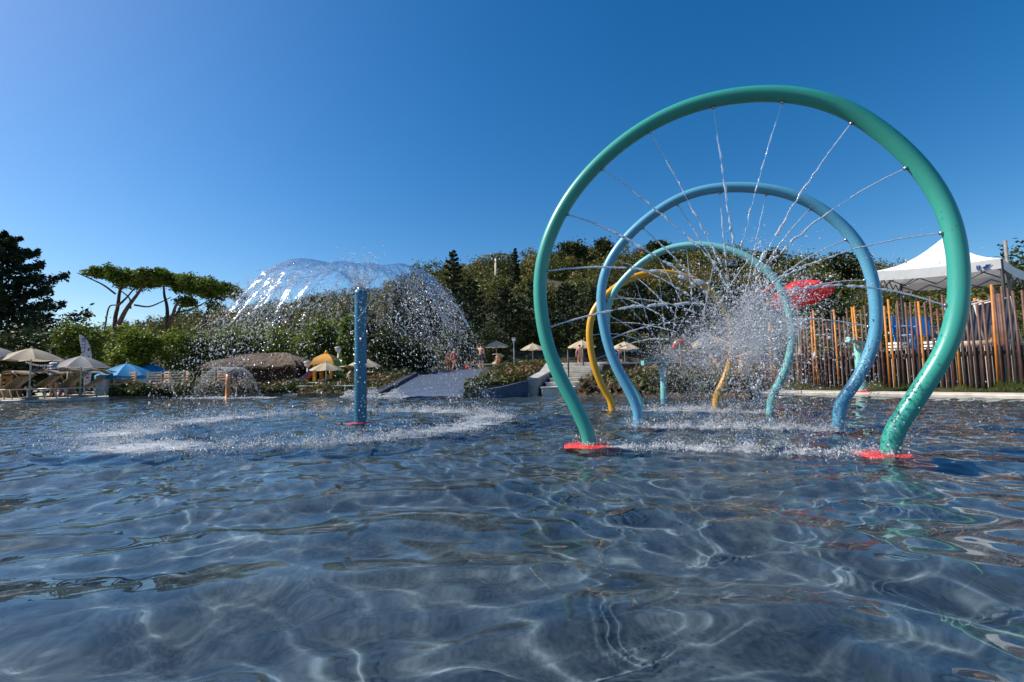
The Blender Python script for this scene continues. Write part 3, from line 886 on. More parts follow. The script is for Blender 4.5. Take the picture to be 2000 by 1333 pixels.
def base_disc(c, r, name, parent, z=0.0, h=0.10):
    mb = MB()
    prof = [(r * 0.98, POOL_Z - 0.02), (r, z - h * 0.4), (r * 0.93, z), (r * 0.5, z + 0.012), (0.0, z + 0.015)]
    mb.lathe(c, prof, 28)
    return mb.build(name, M_RED, parent)

RINGS = {}
def ring(color, footL, footR, pts_px, rad, material, label, base_r, disc_z):
    """omega-shaped spray arch: its outline is surveyed on the vertical plane through its two feet"""
    A = G(*footL); B = G(*footR)
    ex = Vector((B.x - A.x, B.y - A.y, 0)).normalized()
    nrm = Vector((-ex.y, ex.x, 0))
    mid = (A + B) / 2
    pl = []
    for (a, b) in pts_px:
        d = ray(a, b); o = Vector((0, 0, CAM_H))
        t = (mid - o).dot(nrm) / d.dot(nrm)
        q = o + d * t
        pl.append(((q - mid).dot(ex), q.z))
    pl = [((A - mid).dot(ex), POOL_Z + 0.03)] + pl + [((B - mid).dot(ex), POOL_Z + 0.03)]
    pl[0] = (pl[1][0], POOL_Z + 0.02); pl[-1] = (pl[-2][0], POOL_Z + 0.02)
    sp = spline(pl, 260)
    for _ in range(60):          # fair the surveyed line
        sp[1:-1] = 0.25 * sp[:-2] + 0.5 * sp[1:-1] + 0.25 * sp[2:]
    root = empty('spray_ring', (mid.x, mid.y, 0), label, 'water ring', 'spray rings standing in a row')
    W = lambda u, z: ex * u + Vector((0, 0, z))
    MB().tube([W(u, z) for u, z in sp], rad, 24).build('arch_pipe', material, root)
    for (u, nm) in ((pl[0][0], 'base_disc'), (pl[-1][0], 'base_disc')):
        base_disc(W(u, 0), base_r, nm, root, disc_z)
    cz = (sp[:, 1].max() + sp[sp[:, 0].argmin(), 1] * 0 ) 
    umin, umax = sp[:, 0].min(), sp[:, 0].max()
    Rr = (umax - umin) / 2
    C = ((umin + umax) / 2, sp[:, 1].max() - Rr * 0.97)
    noz = []
    for k, ang in enumerate(np.linspace(-14, 194, 11)):
        a = R(ang)
        th = np.arctan2(sp[:, 1] - C[1], sp[:, 0] - C[0])
        dif = np.abs((th - a + np.pi) % (2 * np.pi) - np.pi)
        i = int(np.argmin(dif))
        n2 = np.array(C) - sp[i]; n2 /= np.linalg.norm(n2)
        p = sp[i] + n2 * (rad - 0.004)
        q = sp[i] + n2 * (rad + 0.018)
        MB().tube([W(*p), W(*q)], [0.016, 0.011], 8).build('nozzle', mat('steel', (0.45, 0.45, 0.45), 0.3, 0.05, 10, metal=0.9), root)
        noz.append(q)
    RINGS[color] = dict(mid=mid, ex=ex, nrm=nrm, C=np.array(C), R=Rr, noz=noz, A=A, B=B, col=color)

ring('green', (1151, 872), (1739, 890), [(1151, 866), (1149, 848), (1130, 805), (1107, 762), (1074, 698), (1057, 620), (1054, 560), (1060, 490), (1113, 370), (1236, 256), (1360, 198), (1497, 178), (1610, 194), (1695, 234), (1800, 322), (1857, 419), (1873, 510), (1874, 590), (1859, 656), (1834, 710), (1797, 764), (1769, 808), (1750, 836), (1741, 860), (1739, 884)],
     0.058, M_GREEN, 'big sea green spray ring nearest the camera', 0.22, 0.007)
ring('blue', (1247, 834), (1635.5, 841), [(1247, 827), (1246, 805), (1236, 776), (1210, 732), (1188, 681), (1172, 605), (1176, 550), (1192, 505), (1235, 450), (1308, 394), (1375, 370), (1438, 365), (1510, 370), (1582, 392), (1659, 450), (1697, 515), (1712, 590), (1711, 655), (1694, 705), (1669, 752), (1650, 774), (1640, 795), (1636, 830)],
     0.053, M_BLUE, 'light blue spray ring, second from the camera', 0.20, -0.06)
ring('teal', (1253, 803), (1504, 808), [(1253, 798), (1250, 782), (1236, 760), (1212, 724), (1192, 680), (1184, 640), (1189, 590), (1212, 552), (1272, 496), (1358, 475), (1448, 494), (1509, 537), (1534, 582), (1547, 635), (1547, 672), (1537, 720), (1513, 764), (1506, 784), (1504, 804)],
     0.052, M_TEAL, 'pale teal spray ring, third from the camera', 0.18, -0.06)
ring('yellow', (1196, 802), (1398, 798), [(1196, 797), (1190, 776), (1173, 750), (1158, 707), (1151, 664), (1152, 633), (1160, 606), (1184, 576), (1229, 543), (1289, 531), (1350, 543), (1388, 568), (1418, 608), (1430, 640), (1432, 670), (1428, 707), (1414, 745), (1400, 771), (1398, 794)],
     0.055, M_YELL, 'yellow spray ring, farthest of the four', 0.18, -0.06)

# ---------------------------------------------------------------- jets
def noise1(n, rng, k):
    a = rng.normal(size=max(4, n // k + 3))
    return np.interp(np.linspace(0, len(a) - 1.001, n), np.arange(len(a)), a)
JET_NAMES = ['lowest right', 'second from the right foot', 'third from the right foot', 'fourth from the right foot', 'fifth from the right foot', 'topmost',
             'fifth from the left foot', 'fourth from the left foot', 'third from the left foot', 'second from the left foot', 'lowest left']
def jets(color, reach, r0, seed):
    rg = RINGS[color]; rng = np.random.default_rng(seed)
    mid, ex = rg['mid'], rg['ex']
    for k, q in enumerate(rg['noz']):
        T = rg['C'] + np.array([0.06, -0.12]) * rg['R'] + rng.normal(0, 0.05, 2)
        end = q + (T - q) * reach * rng.uniform(0.92, 1.05)
        n = 110
        s = np.linspace(0, 1, n)
        side = abs(q[0] - rg['C'][0]) / rg['R']
        u = q[0] + (end[0] - q[0]) * s; z = q[1] + (end[1] - q[1]) * s + (0.20 + rng.uniform(-0.04, 0.08)) * rg['R'] * side * (s - s * s)
        f = noise1(n, rng, 2)
        r = r0 * rng.uniform(0.75, 1.2) * (0.55 + 0.75 * s) * (1 + 0.42 * f * (0.25 + s))
        r = np.where((s > 0.35) & (noise1(n, rng, 3) > 1.1 - 0.8 * s), r0 * 0.16, r)
        r = np.clip(r, r0 * 0.10, r0 * 2.0)
        u = u + noise1(n, rng, 5) * 0.006 * s; z = z + noise1(n, rng, 5) * 0.006 * s
        w = noise1(n, rng, 3) * 0.006 * s
        c = Vector((mid.x, mid.y, 0)) + ex * float(q[0]); c.z = float(q[1])
        pts = [ex * float(a - q[0]) + rg['nrm'] * float(cc) + Vector((0, 0, float(b - q[1]))) for a, b, cc in zip(u, z, w)]
        mb = MB(); mb.tube(pts, list(r), 8)
        o = mb.build('water_jet', MATS['jet'])
        o.location = c
        tag(o, f'thin water jet, {JET_NAMES[k]}, shooting inward from the {color} ring', 'water jet', f'water jets of the {color} ring')
jets('green', 0.84, 0.0085, 1)
jets('blue', 0.80, 0.0090, 2)
jets('teal', 0.78, 0.009, 3)
jets('yellow', 0.75, 0.008, 4)

# ---------------------------------------------------------------- spray where the jets meet, and its fall-out
def ring_world(rg, u, z, w=0.0):
    return np.stack([rg['mid'].x + rg['ex'].x * u + rg['nrm'].x * w, rg['mid'].y + rg['ex'].y * u + rg['nrm'].y * w, z], 1)
def spray(color, n, seed, label):
    rg = RINGS[color]; rng = np.random.default_rng(seed)
    Rr = rg['R']; C = rg['C']
    # clotted core: random tendrils leaving the centre
    nt_ = 70
    ang = rng.uniform(-0.2, 6.4, nt_); sp = rng.uniform(0.05, 0.42, nt_) * Rr; wv = rng.normal(0, 0.28, nt_)
    k = rng.integers(0, nt_, n)
    t = rng.uniform(0, 1, n) ** 1.1
    du = np.cos(ang[k]) * sp[k] * t; dz = np.sin(ang[k]) * sp[k] * t - 0.35 * Rr * t * t * rng.uniform(0.2, 1, n)
    u = C[0] + 0.16 * Rr + du + rng.normal(0, 0.035, n) * Rr
    z = C[1] - 0.16 * Rr + dz + rng.normal(0, 0.035, n) * Rr
    w = wv[k] * t + rng.normal(0, 0.08, n)
    size = np.clip(rng.lognormal(-6.05, 0.55, n), 0.0011, 0.012)
    vel = np.stack([np.cos(ang[k]), wv[k], np.sin(ang[k]) - 0.8 * t], 1)
    # clots of heavy water in the core
    nc = n // 2
    cc = rng.normal(0, 1, (60, 3)) * [0.17, 0.18, 0.19]; kc = rng.integers(0, 60, nc)
    ss = rng.uniform(0.02, 0.07, 60)[kc][:, None]
    off = cc[kc] + rng.normal(0, 1, (nc, 3)) * ss
    u[:nc] = C[0] + 0.20 * Rr + off[:, 0] * Rr; z[:nc] = C[1] - 0.24 * Rr + off[:, 2] * Rr; w[:nc] = off[:, 1] * 1.4
    P1 = ring_world(rg, u, z, w)
    # falling rain below
    m = int(n * 0.65)
    u2 = C[0] + 0.10 * Rr + rng.normal(0.05, 0.27, m) * Rr
    z2 = rng.uniform(0, 1, m) ** 0.9 * (C[1] + 0.1 * Rr)
    P2 = ring_world(rg, u2, z2, rng.normal(0, 0.38, m))
    s2 = np.clip(rng.lognormal(-6.1, 0.5, m), 0.0011, 0.009)
    v2 = np.tile([0.1, 0.0, -1.0], (m, 1))
    # splashes along the water line between the feet
    q = int(n * 0.9)
    u3 = rng.uniform(-0.80, 0.72, q) * Rr + C[0] + rng.normal(0, 0.05, q)
    clump = 0.5 + 0.5 * np.sin(u3 * 9 + 2 * np.sin(u3 * 4 + seed))
    w3 = rng.normal(0, 0.09, q)
    z3 = rng.exponential(0.020, q) * (0.4 + 1.6 * clump)
    nk = 46
    uk = rng.uniform(-0.75, 0.70, nk) * Rr + C[0]; wk = rng.normal(0, 0.07, nk); hk = rng.gamma(2.0, 0.026, nk) + 0.015
    pick = rng.uniform(size=q) < 0.5; kq = rng.integers(0, nk, q); sq_ = rng.uniform(0, 1, q) ** 1.4
    u3 = np.where(pick, uk[kq] + rng.normal(0, 0.4, q) * (0.25 + sq_) * hk[kq], u3)
    w3 = np.where(pick, wk[kq] + rng.normal(0, 0.4, q) * (0.25 + sq_) * hk[kq], w3)
    z3 = np.where(pick, sq_ * hk[kq], z3)
    P3 = ring_world(rg, u3, z3 + 0.002, w3)
    s3 = np.clip(rng.lognormal(-5.95, 0.5, q), 0.0012, 0.011)
    v3 = rng.normal(0, 0.4, (q, 3)) + [0, 0, 1.0]
    me = drops_mesh('water_spray', np.vstack([P1, P2, P3]), np.concatenate([size, s2, s3]), np.vstack([vel, v2, v3]),
                    np.concatenate([rng.uniform(1, 4.5, n), rng.uniform(1, 3.0, m), rng.uniform(0.8, 2.2, q)]))
    tag(link('water_spray', me, MATS['drops']), label, 'water spray', kind='stuff')
spray('green', 8000, 1, 'spray bursting and raining down inside the big green ring')
spray('blue', 13500, 2, 'dense white spray bursting inside the light blue ring')
spray('teal', 9000, 3, 'spray raining down inside the pale teal ring')
spray('yellow', 5000, 4, 'thin spray around the yellow ring')

# ---------------------------------------------------------------- blue mushroom fountain
FC = G(704, 826)
def fountain():
    root = empty('fountain_column', (FC.x, FC.y, 0), 'dark blue ribbed fountain column under a dome of water', 'fountain')
    H = P(704, 572, FC.y).z
    r = 0.080
    # ribbed (corrugated) column
    prof = []
    for i in range(190):
        z = POOL_Z + (H - POOL_Z) * i / 189
        prof.append((r + (0.0016 if (i // 2) % 2 else 0.0) , z))
    MB().lathe((0, 0, 0), prof, 28).build('column', M_COLB, root)
    MB().lathe((0, 0, H), [(r + 0.004, -0.02), (r + 0.004, 0.02), (r - 0.02, 0.03), (0, 0.03)], 28).build('collar', M_COLB, root)
    MB().lathe((0, 0, H), [(0.05, 0.031), (0.055, 0.06), (0.02, 0.07), (0, 0.07)], 20).build('nozzle_head', MATS['steel'], root)
    base_disc((0, 0, 0), 0.20, 'base_disc', root, -0.005)
    return H
FH = fountain()

def traj(vr, vz, t, z0): return vr * t, z0 + vz * t - 4.905 * t * t
def dome():
    rng = np.random.default_rng(9)
    na, nt_ = 420, 150
    A = np.linspace(0, 2 * math.pi, na, endpoint=False)
    tt = np.linspace(0.0, 0.66, nt_)
    vr0 = 2.18 * (1 + 0.08 * np.cos(A - math.pi) + 0.04 * np.sin(3 * A + 1) + 0.02 * np.sin(7 * A))
    vz0 = 2.30 * (1 + 0.06 * np.cos(A - 2.7) + 0.09 * np.cos(2 * A) + 0.025 * np.sin(5 * A + 2) + 0.015 * np.sin(11 * A))
    T, AA = np.meshgrid(tt, A, indexing='ij')
    VR, VZ = np.tile(vr0, (nt_, 1)), np.tile(vz0, (nt_, 1))
    g = np.clip((T - 0.12) / 0.4, 0, 1)
    rip = 0.8 * (0.012 * np.sin(16 * T * 2.2 + 3 * np.sin(3 * AA)) + 0.010 * np.sin(21 * AA + 13 * T + 2 * np.sin(4 * AA)) + 0.010 * np.sin(43 * AA - 23 * T + 2 * np.sin(5 * AA))
           + 0.006 * np.sin(83 * AA + 31 * T + 3 * np.sin(9 * AA))) * g
    Rr = 0.05 + VR * T * (1 + rip * 0.5)
    Z = FH + 0.06 + VZ * T - 4.905 * T * T + rip
    X, Y = Rr * np.cos(AA), Rr * np.sin(AA)
    V = np.stack([X, Y, Z], -1).reshape(-1, 3)
    # ligament noise decides where the sheet has torn
    f = np.zeros_like(T)
    rf = np.random.default_rng(77)
    for q in range(26):
        ka = rf.integers(3, 70); kt = rf.normal(0, 1) * 22 + ka * 0.35
        f += np.sin(ka * AA + kt * T + rf.uniform(0, 6.28) + 0.8 * np.sin(5 * AA + 9 * T + q))
    f /= 3.6
    keepv = f > (-3.2 + 5.0 * np.clip((T - 0.30) / 0.36, 0, 1) ** 0.9)
    idx = np.arange(nt_)[:, None] * na + np.arange(na)[None]
    nxt = np.roll(idx, -1, 1)
    F = np.stack([idx[:-1], nxt[:-1], nxt[1:], idx[1:]], -1).reshape(-1, 4)
    kp = keepv[:-1].reshape(-1)
    me = mesh_np('water_dome', V, F[kp], True)
    o = link('water_dome', me, MATS['sheet']); o.location = (FC.x, FC.y, 0)
    tag(o, 'clear glassy dome of water spreading from the blue column', 'water')
    # rim strands, drops torn from the sheet, and rain below it
    n = 40000
    a = rng.uniform(0, 2 * math.pi, n)
    cl = 0.5 + 0.5 * np.sin(9 * a + 1.5 * np.sin(5 * a)); 
    t = np.where(rng.uniform(size=n) < 0.55, rng.normal(0.63, 0.10, n), rng.uniform(0.50, 0.93, n))
    t = np.clip(t, 0.25, 0.95)
    vr = np.interp(a, A, vr0) * rng.normal(1.0, 0.05, n); vz = np.interp(a, A, vz0) * rng.normal(1.0, 0.03, n)
    r = 0.05 + vr * t; z = FH + 0.06 + vz * t - 4.905 * t * t
    keep = (z > 0.0) & (rng.uniform(size=n) < (0.35 + 0.65 * cl) * (0.14 + 0.86 * np.abs(np.cos(a)) ** 1.6))
    C = np.stack([r * np.cos(a), r * np.sin(a), z], 1)[keep]
    C[:, 0] -= 0.35 * np.clip(t[keep] - 0.45, 0, 1)
    vel = np.stack([vr * np.cos(a), vr * np.sin(a), vz - 9.81 * t], 1)[keep]
    s = np.clip(rng.lognormal(-5.85, 0.55, len(C)), 0.0014, 0.014)
    # torn head of the nozzle
    m = 900
    ah = rng.uniform(0, 6.28, m); th = rng.uniform(0, 0.16, m); vv = rng.uniform(0.5, 2.4, m)
    Ch = np.stack([vv * th * np.cos(ah) + 0.03 * np.cos(ah), vv * th * np.sin(ah) + 0.03 * np.sin(ah), FH + 0.05 + 3.2 * th * rng.uniform(0.5, 1.1, m)], 1)
    # splash ring where it lands
    q = 34000
    aq = rng.uniform(0, 6.28, q)
    rq = (0.05 + np.interp(aq, A, vr0) * 0.90) * rng.normal(1.0, 0.105, q)
    lump = 0.5 + 0.5 * np.sin(aq * 14 + 2 * np.sin(aq * 5))
    zq = rng.exponential(0.030, q) * (0.35 + 1.6 * lump)
    # splash crowns: sheaves of drops thrown up where heavy strands land
    nk = 150
    ak = rng.uniform(0, 6.28, nk); rk = (0.05 + np.interp(ak, A, vr0) * 0.90) * rng.normal(1.0, 0.06, nk); hk = rng.gamma(2.0, 0.035, nk) + 0.02
    pick = rng.uniform(size=q) < 0.5
    kq = rng.integers(0, nk, q)
    sq_ = rng.uniform(0, 1, q) ** 1.4
    zq = np.where(pick, sq_ * hk[kq], zq)
    xq = np.where(pick, rk[kq] * np.cos(ak[kq]) + rng.normal(0, 0.35, q) * (0.25 + sq_) * hk[kq], rq * np.cos(aq))
    yq = np.where(pick, rk[kq] * np.sin(ak[kq]) + rng.normal(0, 0.35, q) * (0.25 + sq_) * hk[kq], rq * np.sin(aq))
    Cq = np.stack([np.where(xq < 0, xq * 1.22, xq) - 0.15, yq, zq], 1)
    vq = rng.normal(0, 0.4, (q, 3)) + [0, 0, 1]
    sq = np.clip(rng.lognormal(-5.8, 0.5, q), 0.0015, 0.013)
    # stray drops blown to the left
    w = 2600
    Cw = np.stack([rng.normal(-2.9, 0.55, w), rng.normal(0, 0.9, w), rng.exponential(0.03, w)], 1)
    C_all = np.vstack([C, Ch, Cq, Cw])
    me = drops_mesh('fountain_drops', C_all, np.concatenate([s, rng.uniform(0.003, 0.010, m), sq, np.clip(rng.lognormal(-5.6, 0.4, w), 0.002, 0.01)]),
                    np.vstack([vel, rng.normal(0, 1, (m, 3)), vq, np.tile([0, 0, 1.0], (w, 1))]),
                    np.concatenate([rng.uniform(1.0, 3.2, len(C)), rng.uniform(1, 2, m), rng.uniform(0.8, 2.2, q), np.ones(w)]))
    o = link('fountain_drops', me, MATS['drops']); o.location = (FC.x, FC.y, 0)
    tag(o, 'drops and white splashes falling in a ring round the blue column', 'water spray', kind='stuff')
    # glassy strands that still hang together along the torn rim
    VS = MB()
    for k in range(240):
        a0 = (0.0 if k % 2 else math.pi) + rng.normal(0, 0.75); t0 = rng.uniform(0.34, 0.62); L = rng.uniform(0.03, 0.09); da = rng.normal(0, 0.10)
        pts, rad = [], []
        for j in range(12):
            t_ = t0 + L * j / 11; a_ = a0 + da * j / 11 + 0.01 * math.sin(j)
            vr_ = float(np.interp(a_ % 6.283, A, vr0)); vz_ = float(np.interp(a_ % 6.283, A, vz0))
            pts.append(((0.05 + vr_ * t_) * math.cos(a_), (0.05 + vr_ * t_) * math.sin(a_), FH + 0.06 + vz_ * t_ - 4.905 * t_ * t_ + 0.01 * math.sin(j * 1.3 + k)))
            rad.append(0.0026 * (0.5 + math.sin(math.pi * j / 11)) * rng.uniform(0.6, 1.5))
        VS.tube(pts, rad, 5)
    o = VS.build('water_strands', MATS['jet']); o.location = (FC.x, FC.y, 0)
    tag(o, 'glassy strands of water along the torn rim of the dome', 'water strands', kind='stuff')
dome()

# foam fountains at the foot of the ramp and drifting drops
def bubbling(px0, px1, py, n, seed, label, hgt):
    rng = np.random.default_rng(seed)
    a = G(px0, py); b = G(px1, py)
    u = rng.uniform(0, 1, n)
    lump = np.clip(np.sin(u * 9.4 + 0.3) ** 2 + 0.25 * np.sin(u * 31), 0.05, 1.3)
    C = np.stack([a.x + (b.x - a.x) * u, a.y + (b.y - a.y) * u + rng.normal(0, 0.18, n), rng.uniform(0, 1, n) ** 1.6 * hgt * lump], 1)
    me = drops_mesh('foam_fountain', C, np.clip(rng.lognormal(-4.5, 0.4, n), 0.004, 0.035), rng.normal(0, 0.5, (n, 3)) + [0, 0, 1], rng.uniform(0.8, 1.8, n))
    tag(link('foam_fountain', me, MATS['drops']), label, 'foam', kind='stuff')
bubbling(672, 795, 776.5, 3200, 5, 'white bubbling foam at the foot of the blue ramp', 0.26)
bubbling(330, 540, 778, 2600, 6, 'low line of white froth below the small orange spray post', 0.05)
def turbulence():
    rng = np.random.default_rng(17)
    n = 5200
    px = rng.uniform(40, 1990, n); py = rng.triangular(782, 800, 905, n)
    C = np.array([list(G(a, b, 0.004)) for a, b in zip(px, py)])
    C[:, 2] += rng.exponential(0.012, n)
    s = np.clip(rng.lognormal(-5.95, 0.4, n), 0.0014, 0.008) * np.clip(C[:, 1] / 5, 0.8, 2)
    tag(link('stray_drops', drops_mesh('stray_drops', C, s, rng.normal(0, .5, (n, 3)) + [0, 0, 1], rng.uniform(0.8, 1.6, n)), MATS['drops']),
        'stray drops and flecks scattered over the pool surface', 'drops', kind='stuff')
turbulence()

# ---------------------------------------------------------------- foam lying on the water and fine mist in the air
def foam_mat():
    m = bpy.data.materials.new('foam'); m.use_nodes = True; nt = m.node_tree; N, L = nt.nodes, nt.links
    b = N['Principled BSDF']; b.inputs['Base Color'].default_value = (0.86, 0.89, 0.93, 1); b.inputs['Roughness'].default_value = 0.6
    tc = N.new('ShaderNodeTexCoord')
    n1 = N.new('ShaderNodeTexNoise'); n1.inputs['Scale'].default_value = 5.5; n1.inputs['Detail'].default_value = 9; n1.inputs['Roughness'].default_value = 0.72; n1.inputs['Distortion'].default_value = 0.7
    L.new(tc.outputs['Object'], n1.inputs['Vector'])
    at_ = N.new('ShaderNodeAttribute'); at_.attribute_name = 'tint'
    ad = N.new('ShaderNodeMath'); ad.operation = 'ADD'; L.new(n1.outputs['Fac'], ad.inputs[0]); L.new(at_.outputs['Fac'], ad.inputs[1])
    mr = N.new('ShaderNodeMapRange'); mr.inputs[1].default_value = 0.88; mr.inputs[2].default_value = 1.34; mr.inputs[4].default_value = 0.62
    L.new(ad.outputs[0], mr.inputs[0])
    tp = N.new('ShaderNodeBsdfTransparent'); ms = N.new('ShaderNodeMixShader')
    L.new(mr.outputs[0], ms.inputs[0]); L.new(tp.outputs[0], ms.inputs[1]); L.new(b.outputs[0], ms.inputs[2])
    L.new(ms.outputs[0], N['Material Output'].inputs['Surface'])
    return m
M_FOAM = foam_mat()
def foam_strip(name, fn, nu, nv, label, amount, closed=False):
    """fn(u, v) -> x, y ; v runs across the strip, amount fades towards its edges"""
    rng = np.random.default_rng(len(name) + nu)
    U, Vv = np.meshgrid(np.linspace(0, 1, nu), np.linspace(0, 1, nv), indexing='ij')
    X, Y = fn(U, Vv)
    Z = 0.006 + 0.008 * np.abs(np.sin(U * 63 + 4 * np.sin(U * 21)) * np.sin(Vv * 3.14)) + rng.uniform(0, 0.006, U.shape)
    fade = np.sin(np.pi * Vv) ** 0.8
    if not closed: fade = fade * np.clip(np.minimum(U, 1 - U) * 8, 0, 1)
    t = amount * fade * (0.75 + 0.25 * np.sin(U * 37 + 2 * np.sin(U * 11)))
    idx = np.arange(nu - 1)[:, None] * nv + np.arange(nv - 1)[None]
    F = np.stack([idx, idx + nv, idx + nv + 1, idx + 1], -1).reshape(-1, 4)
    o = link(name, mesh_np(name, np.stack([X, Y, Z], -1).reshape(-1, 3), F, True, t.reshape(-1)), M_FOAM)
    tag(o, label, 'foam', kind='stuff')
def fountain_foam(U, V):
    a = U * 2 * math.pi
    r = (0.05 + 2.18 * (1 + 0.08 * np.cos(a - math.pi) + 0.04 * np.sin(3 * a + 1)) * 0.90) * (0.70 + 0.58 * V)
    x = r * np.cos(a)
    return FC.x + np.where(x < 0, x * 1.22, x) - 0.15, FC.y + r * np.sin(a)
foam_strip('fountain_foam', fountain_foam, 260, 16, 'ring of churned white foam where the dome water lands', 0.66, True)
for col_, wd in (('green', 0.42), ('blue', 0.42), ('teal', 0.40), ('yellow', 0.36)):
    rg = RINGS[col_]
    def fn(U, V, rg=rg, wd=wd):
        u = rg['C'][0] + (-0.85 + 1.65 * U) * rg['R']; w = (V - 0.5) * wd * 1.3 + 0.04 * np.sin(U * 23)
        return rg['mid'].x + rg['ex'].x * u + rg['nrm'].x * w, rg['mid'].y + rg['ex'].y * u + rg['nrm'].y * w
    foam_strip('ring_foam', fn, 120, 12, f'white foam on the water beneath the {col_} ring', 0.66)

def mist(label, c, rad, dens):
    m = bpy.data.materials.new('mist'); m.use_nodes = True; nt = m.node_tree; N, L = nt.nodes, nt.links
    N.remove(N['Principled BSDF'])
    v = N.new('ShaderNodeVolumePrincipled'); v.inputs['Color'].default_value = (0.97, 0.98, 1, 1); v.inputs['Anisotropy'].default_value = 0.2
    tc = N.new('ShaderNodeTexCoord'); n1 = N.new('ShaderNodeTexNoise'); n1.inputs['Scale'].default_value = 3.2; n1.inputs['Detail'].default_value = 5
    L.new(tc.outputs['Object'], n1.inputs['Vector'])
    ln = N.new('ShaderNodeVectorMath'); ln.operation = 'LENGTH'; L.new(tc.outputs['Object'], ln.inputs[0])
    mr = N.new('ShaderNodeMapRange'); mr.inputs[1].default_value = 1.0; mr.inputs[2].default_value = 0.15; mr.inputs[3].default_value = -0.42; mr.inputs[4].default_value = 0.12
    L.new(ln.outputs['Value'], mr.inputs[0])
    ad = N.new('ShaderNodeMath'); ad.operation = 'ADD'; L.new(n1.outputs['Fac'], ad.inputs[0]); L.new(mr.outputs[0], ad.inputs[1])
    m2 = N.new('ShaderNodeMapRange'); m2.inputs[1].default_value = 0.40; m2.inputs[2].default_value = 0.75; m2.inputs[4].default_value = dens
    L.new(ad.outputs[0], m2.inputs[0]); L.new(m2.outputs[0], v.inputs['Density'])
    L.new(v.outputs[0], N['Material Output'].inputs['Volume'])
    mb = MB(); mb.lathe((0, 0, 0), [(max(1e-4, math.sin(math.pi * i / 12)), -math.cos(math.pi * i / 12)) for i in range(13)], 20)
    o = mb.build('spray_mist', m); o.location = c; o.scale = rad
    tag(o, label, 'mist', kind='stuff')
rg = RINGS['blue']
cb = Vector((rg['mid'].x, rg['mid'].y, 0)) + rg['ex'] * float(rg['C'][0] + 0.22 * rg['R']); cb.z = float(rg['C'][1] - 0.26 * rg['R'])
mist('fine white mist hanging inside the blue ring', cb, (0.62, 0.85, 0.55), 3.6)
SC.cycles.volume_step_rate = 2.0
SC.cycles.volume_bounces = 1
# ================================================================ SMALL PLAY FEATURES AT THE FAR EDGE
def cannon(px, py, pytop, name, label, m_post, m_head, flip=1):
    c = G(px, py, 0.0)
    H = P(px, pytop, c.y).z
    root = empty(name, (c.x, c.y, 0), label, 'water cannon')
    r = 0.075
    MB().lathe((0, 0, 0), [(r * 1.25, POOL_Z), (r * 1.15, 0.2), (r, H * 0.55), (r, H * 0.86), (r * 0.9, H * 0.875), (0, H * 0.875)], 20).build('post', m_post, root)
    MB().lathe((0, 0, 0), [(0.19, POOL_Z), (0.20, 0.02), (0.19, 0.075), (0.15, 0.10), (0.08, 0.105)], 24).build('base_ring', M_RED, root)
    # fork and barrel
    for s in (-1, 1):
        MB().box((s * 0.055, 0, H * 0.92), (0.025, 0.07, H * 0.13)).build('fork_arm', m_head, root, 0.006)
    a = Vector((-0.26 * flip, -0.06, H + 0.05)); b = Vector((0.24 * flip, 0.05, H - 0.08))
    d = (b - a).normalized()
    MB().tube([a, a + d * 0.02, a + d * 0.10, a + d * 0.11, b], [0.062, 0.066, 0.060, 0.045, 0.040], 16).build('barrel', m_head, root)
    MB().tube([b, b + d * 0.02], [0.055, 0.055], 16).build('end_cap', m_head, root)
    MB().tube([b + Vector((0, 0, -0.02)), b + Vector((0.02 * flip, 0, -0.16))], [0.014, 0.018], 8).build('grip', m_head, root)
    return root
cannon(1683, 773, 668, 'water_cannon', 'mint green water cannon on a post with red base ring by the fence', M_MINT, M_MINT)
cannon(1452, 772, 694, 'water_cannon', 'yellow water cannon on a post with red base beyond the rings', M_YELL, M_ORNG, -1)

def tray_post():
    c = G(1297, 779); H = P(1297, 705, c.y).z
    root = empty('tipping_tray', (c.x, c.y, 0), 'pale teal post carrying a dark teal spill tray left of the spray', 'play feature')
    MB().lathe((0, 0, 0), [(0.085, POOL_Z), (0.07, 0.1), (0.062, H - 0.03), (0, H - 0.03)], 18).build('post', M_TEAL, root)
    MB().lathe((0, 0, 0), [(0.17, POOL_Z), (0.17, -0.03), (0.1, -0.01)], 18).build('base_ring', M_TEAL, root)
    t = MB()
    t.box((-0.12, 0, H), (0.62, 0.26, 0.03)); tr = t.build('tray', paint('dark_teal_paint', (0.02, 0.16, 0.17)), root, 0.008)
    MB().box((-0.12, -0.13, H + 0.035), (0.62, 0.02, 0.06)).build('tray_lip', MATS['dark_teal_paint'], tr)
    MB().box((-0.42, 0, H - 0.04), (0.04, 0.24, 0.10)).build('spout', M_TEAL, tr)
tray_post()

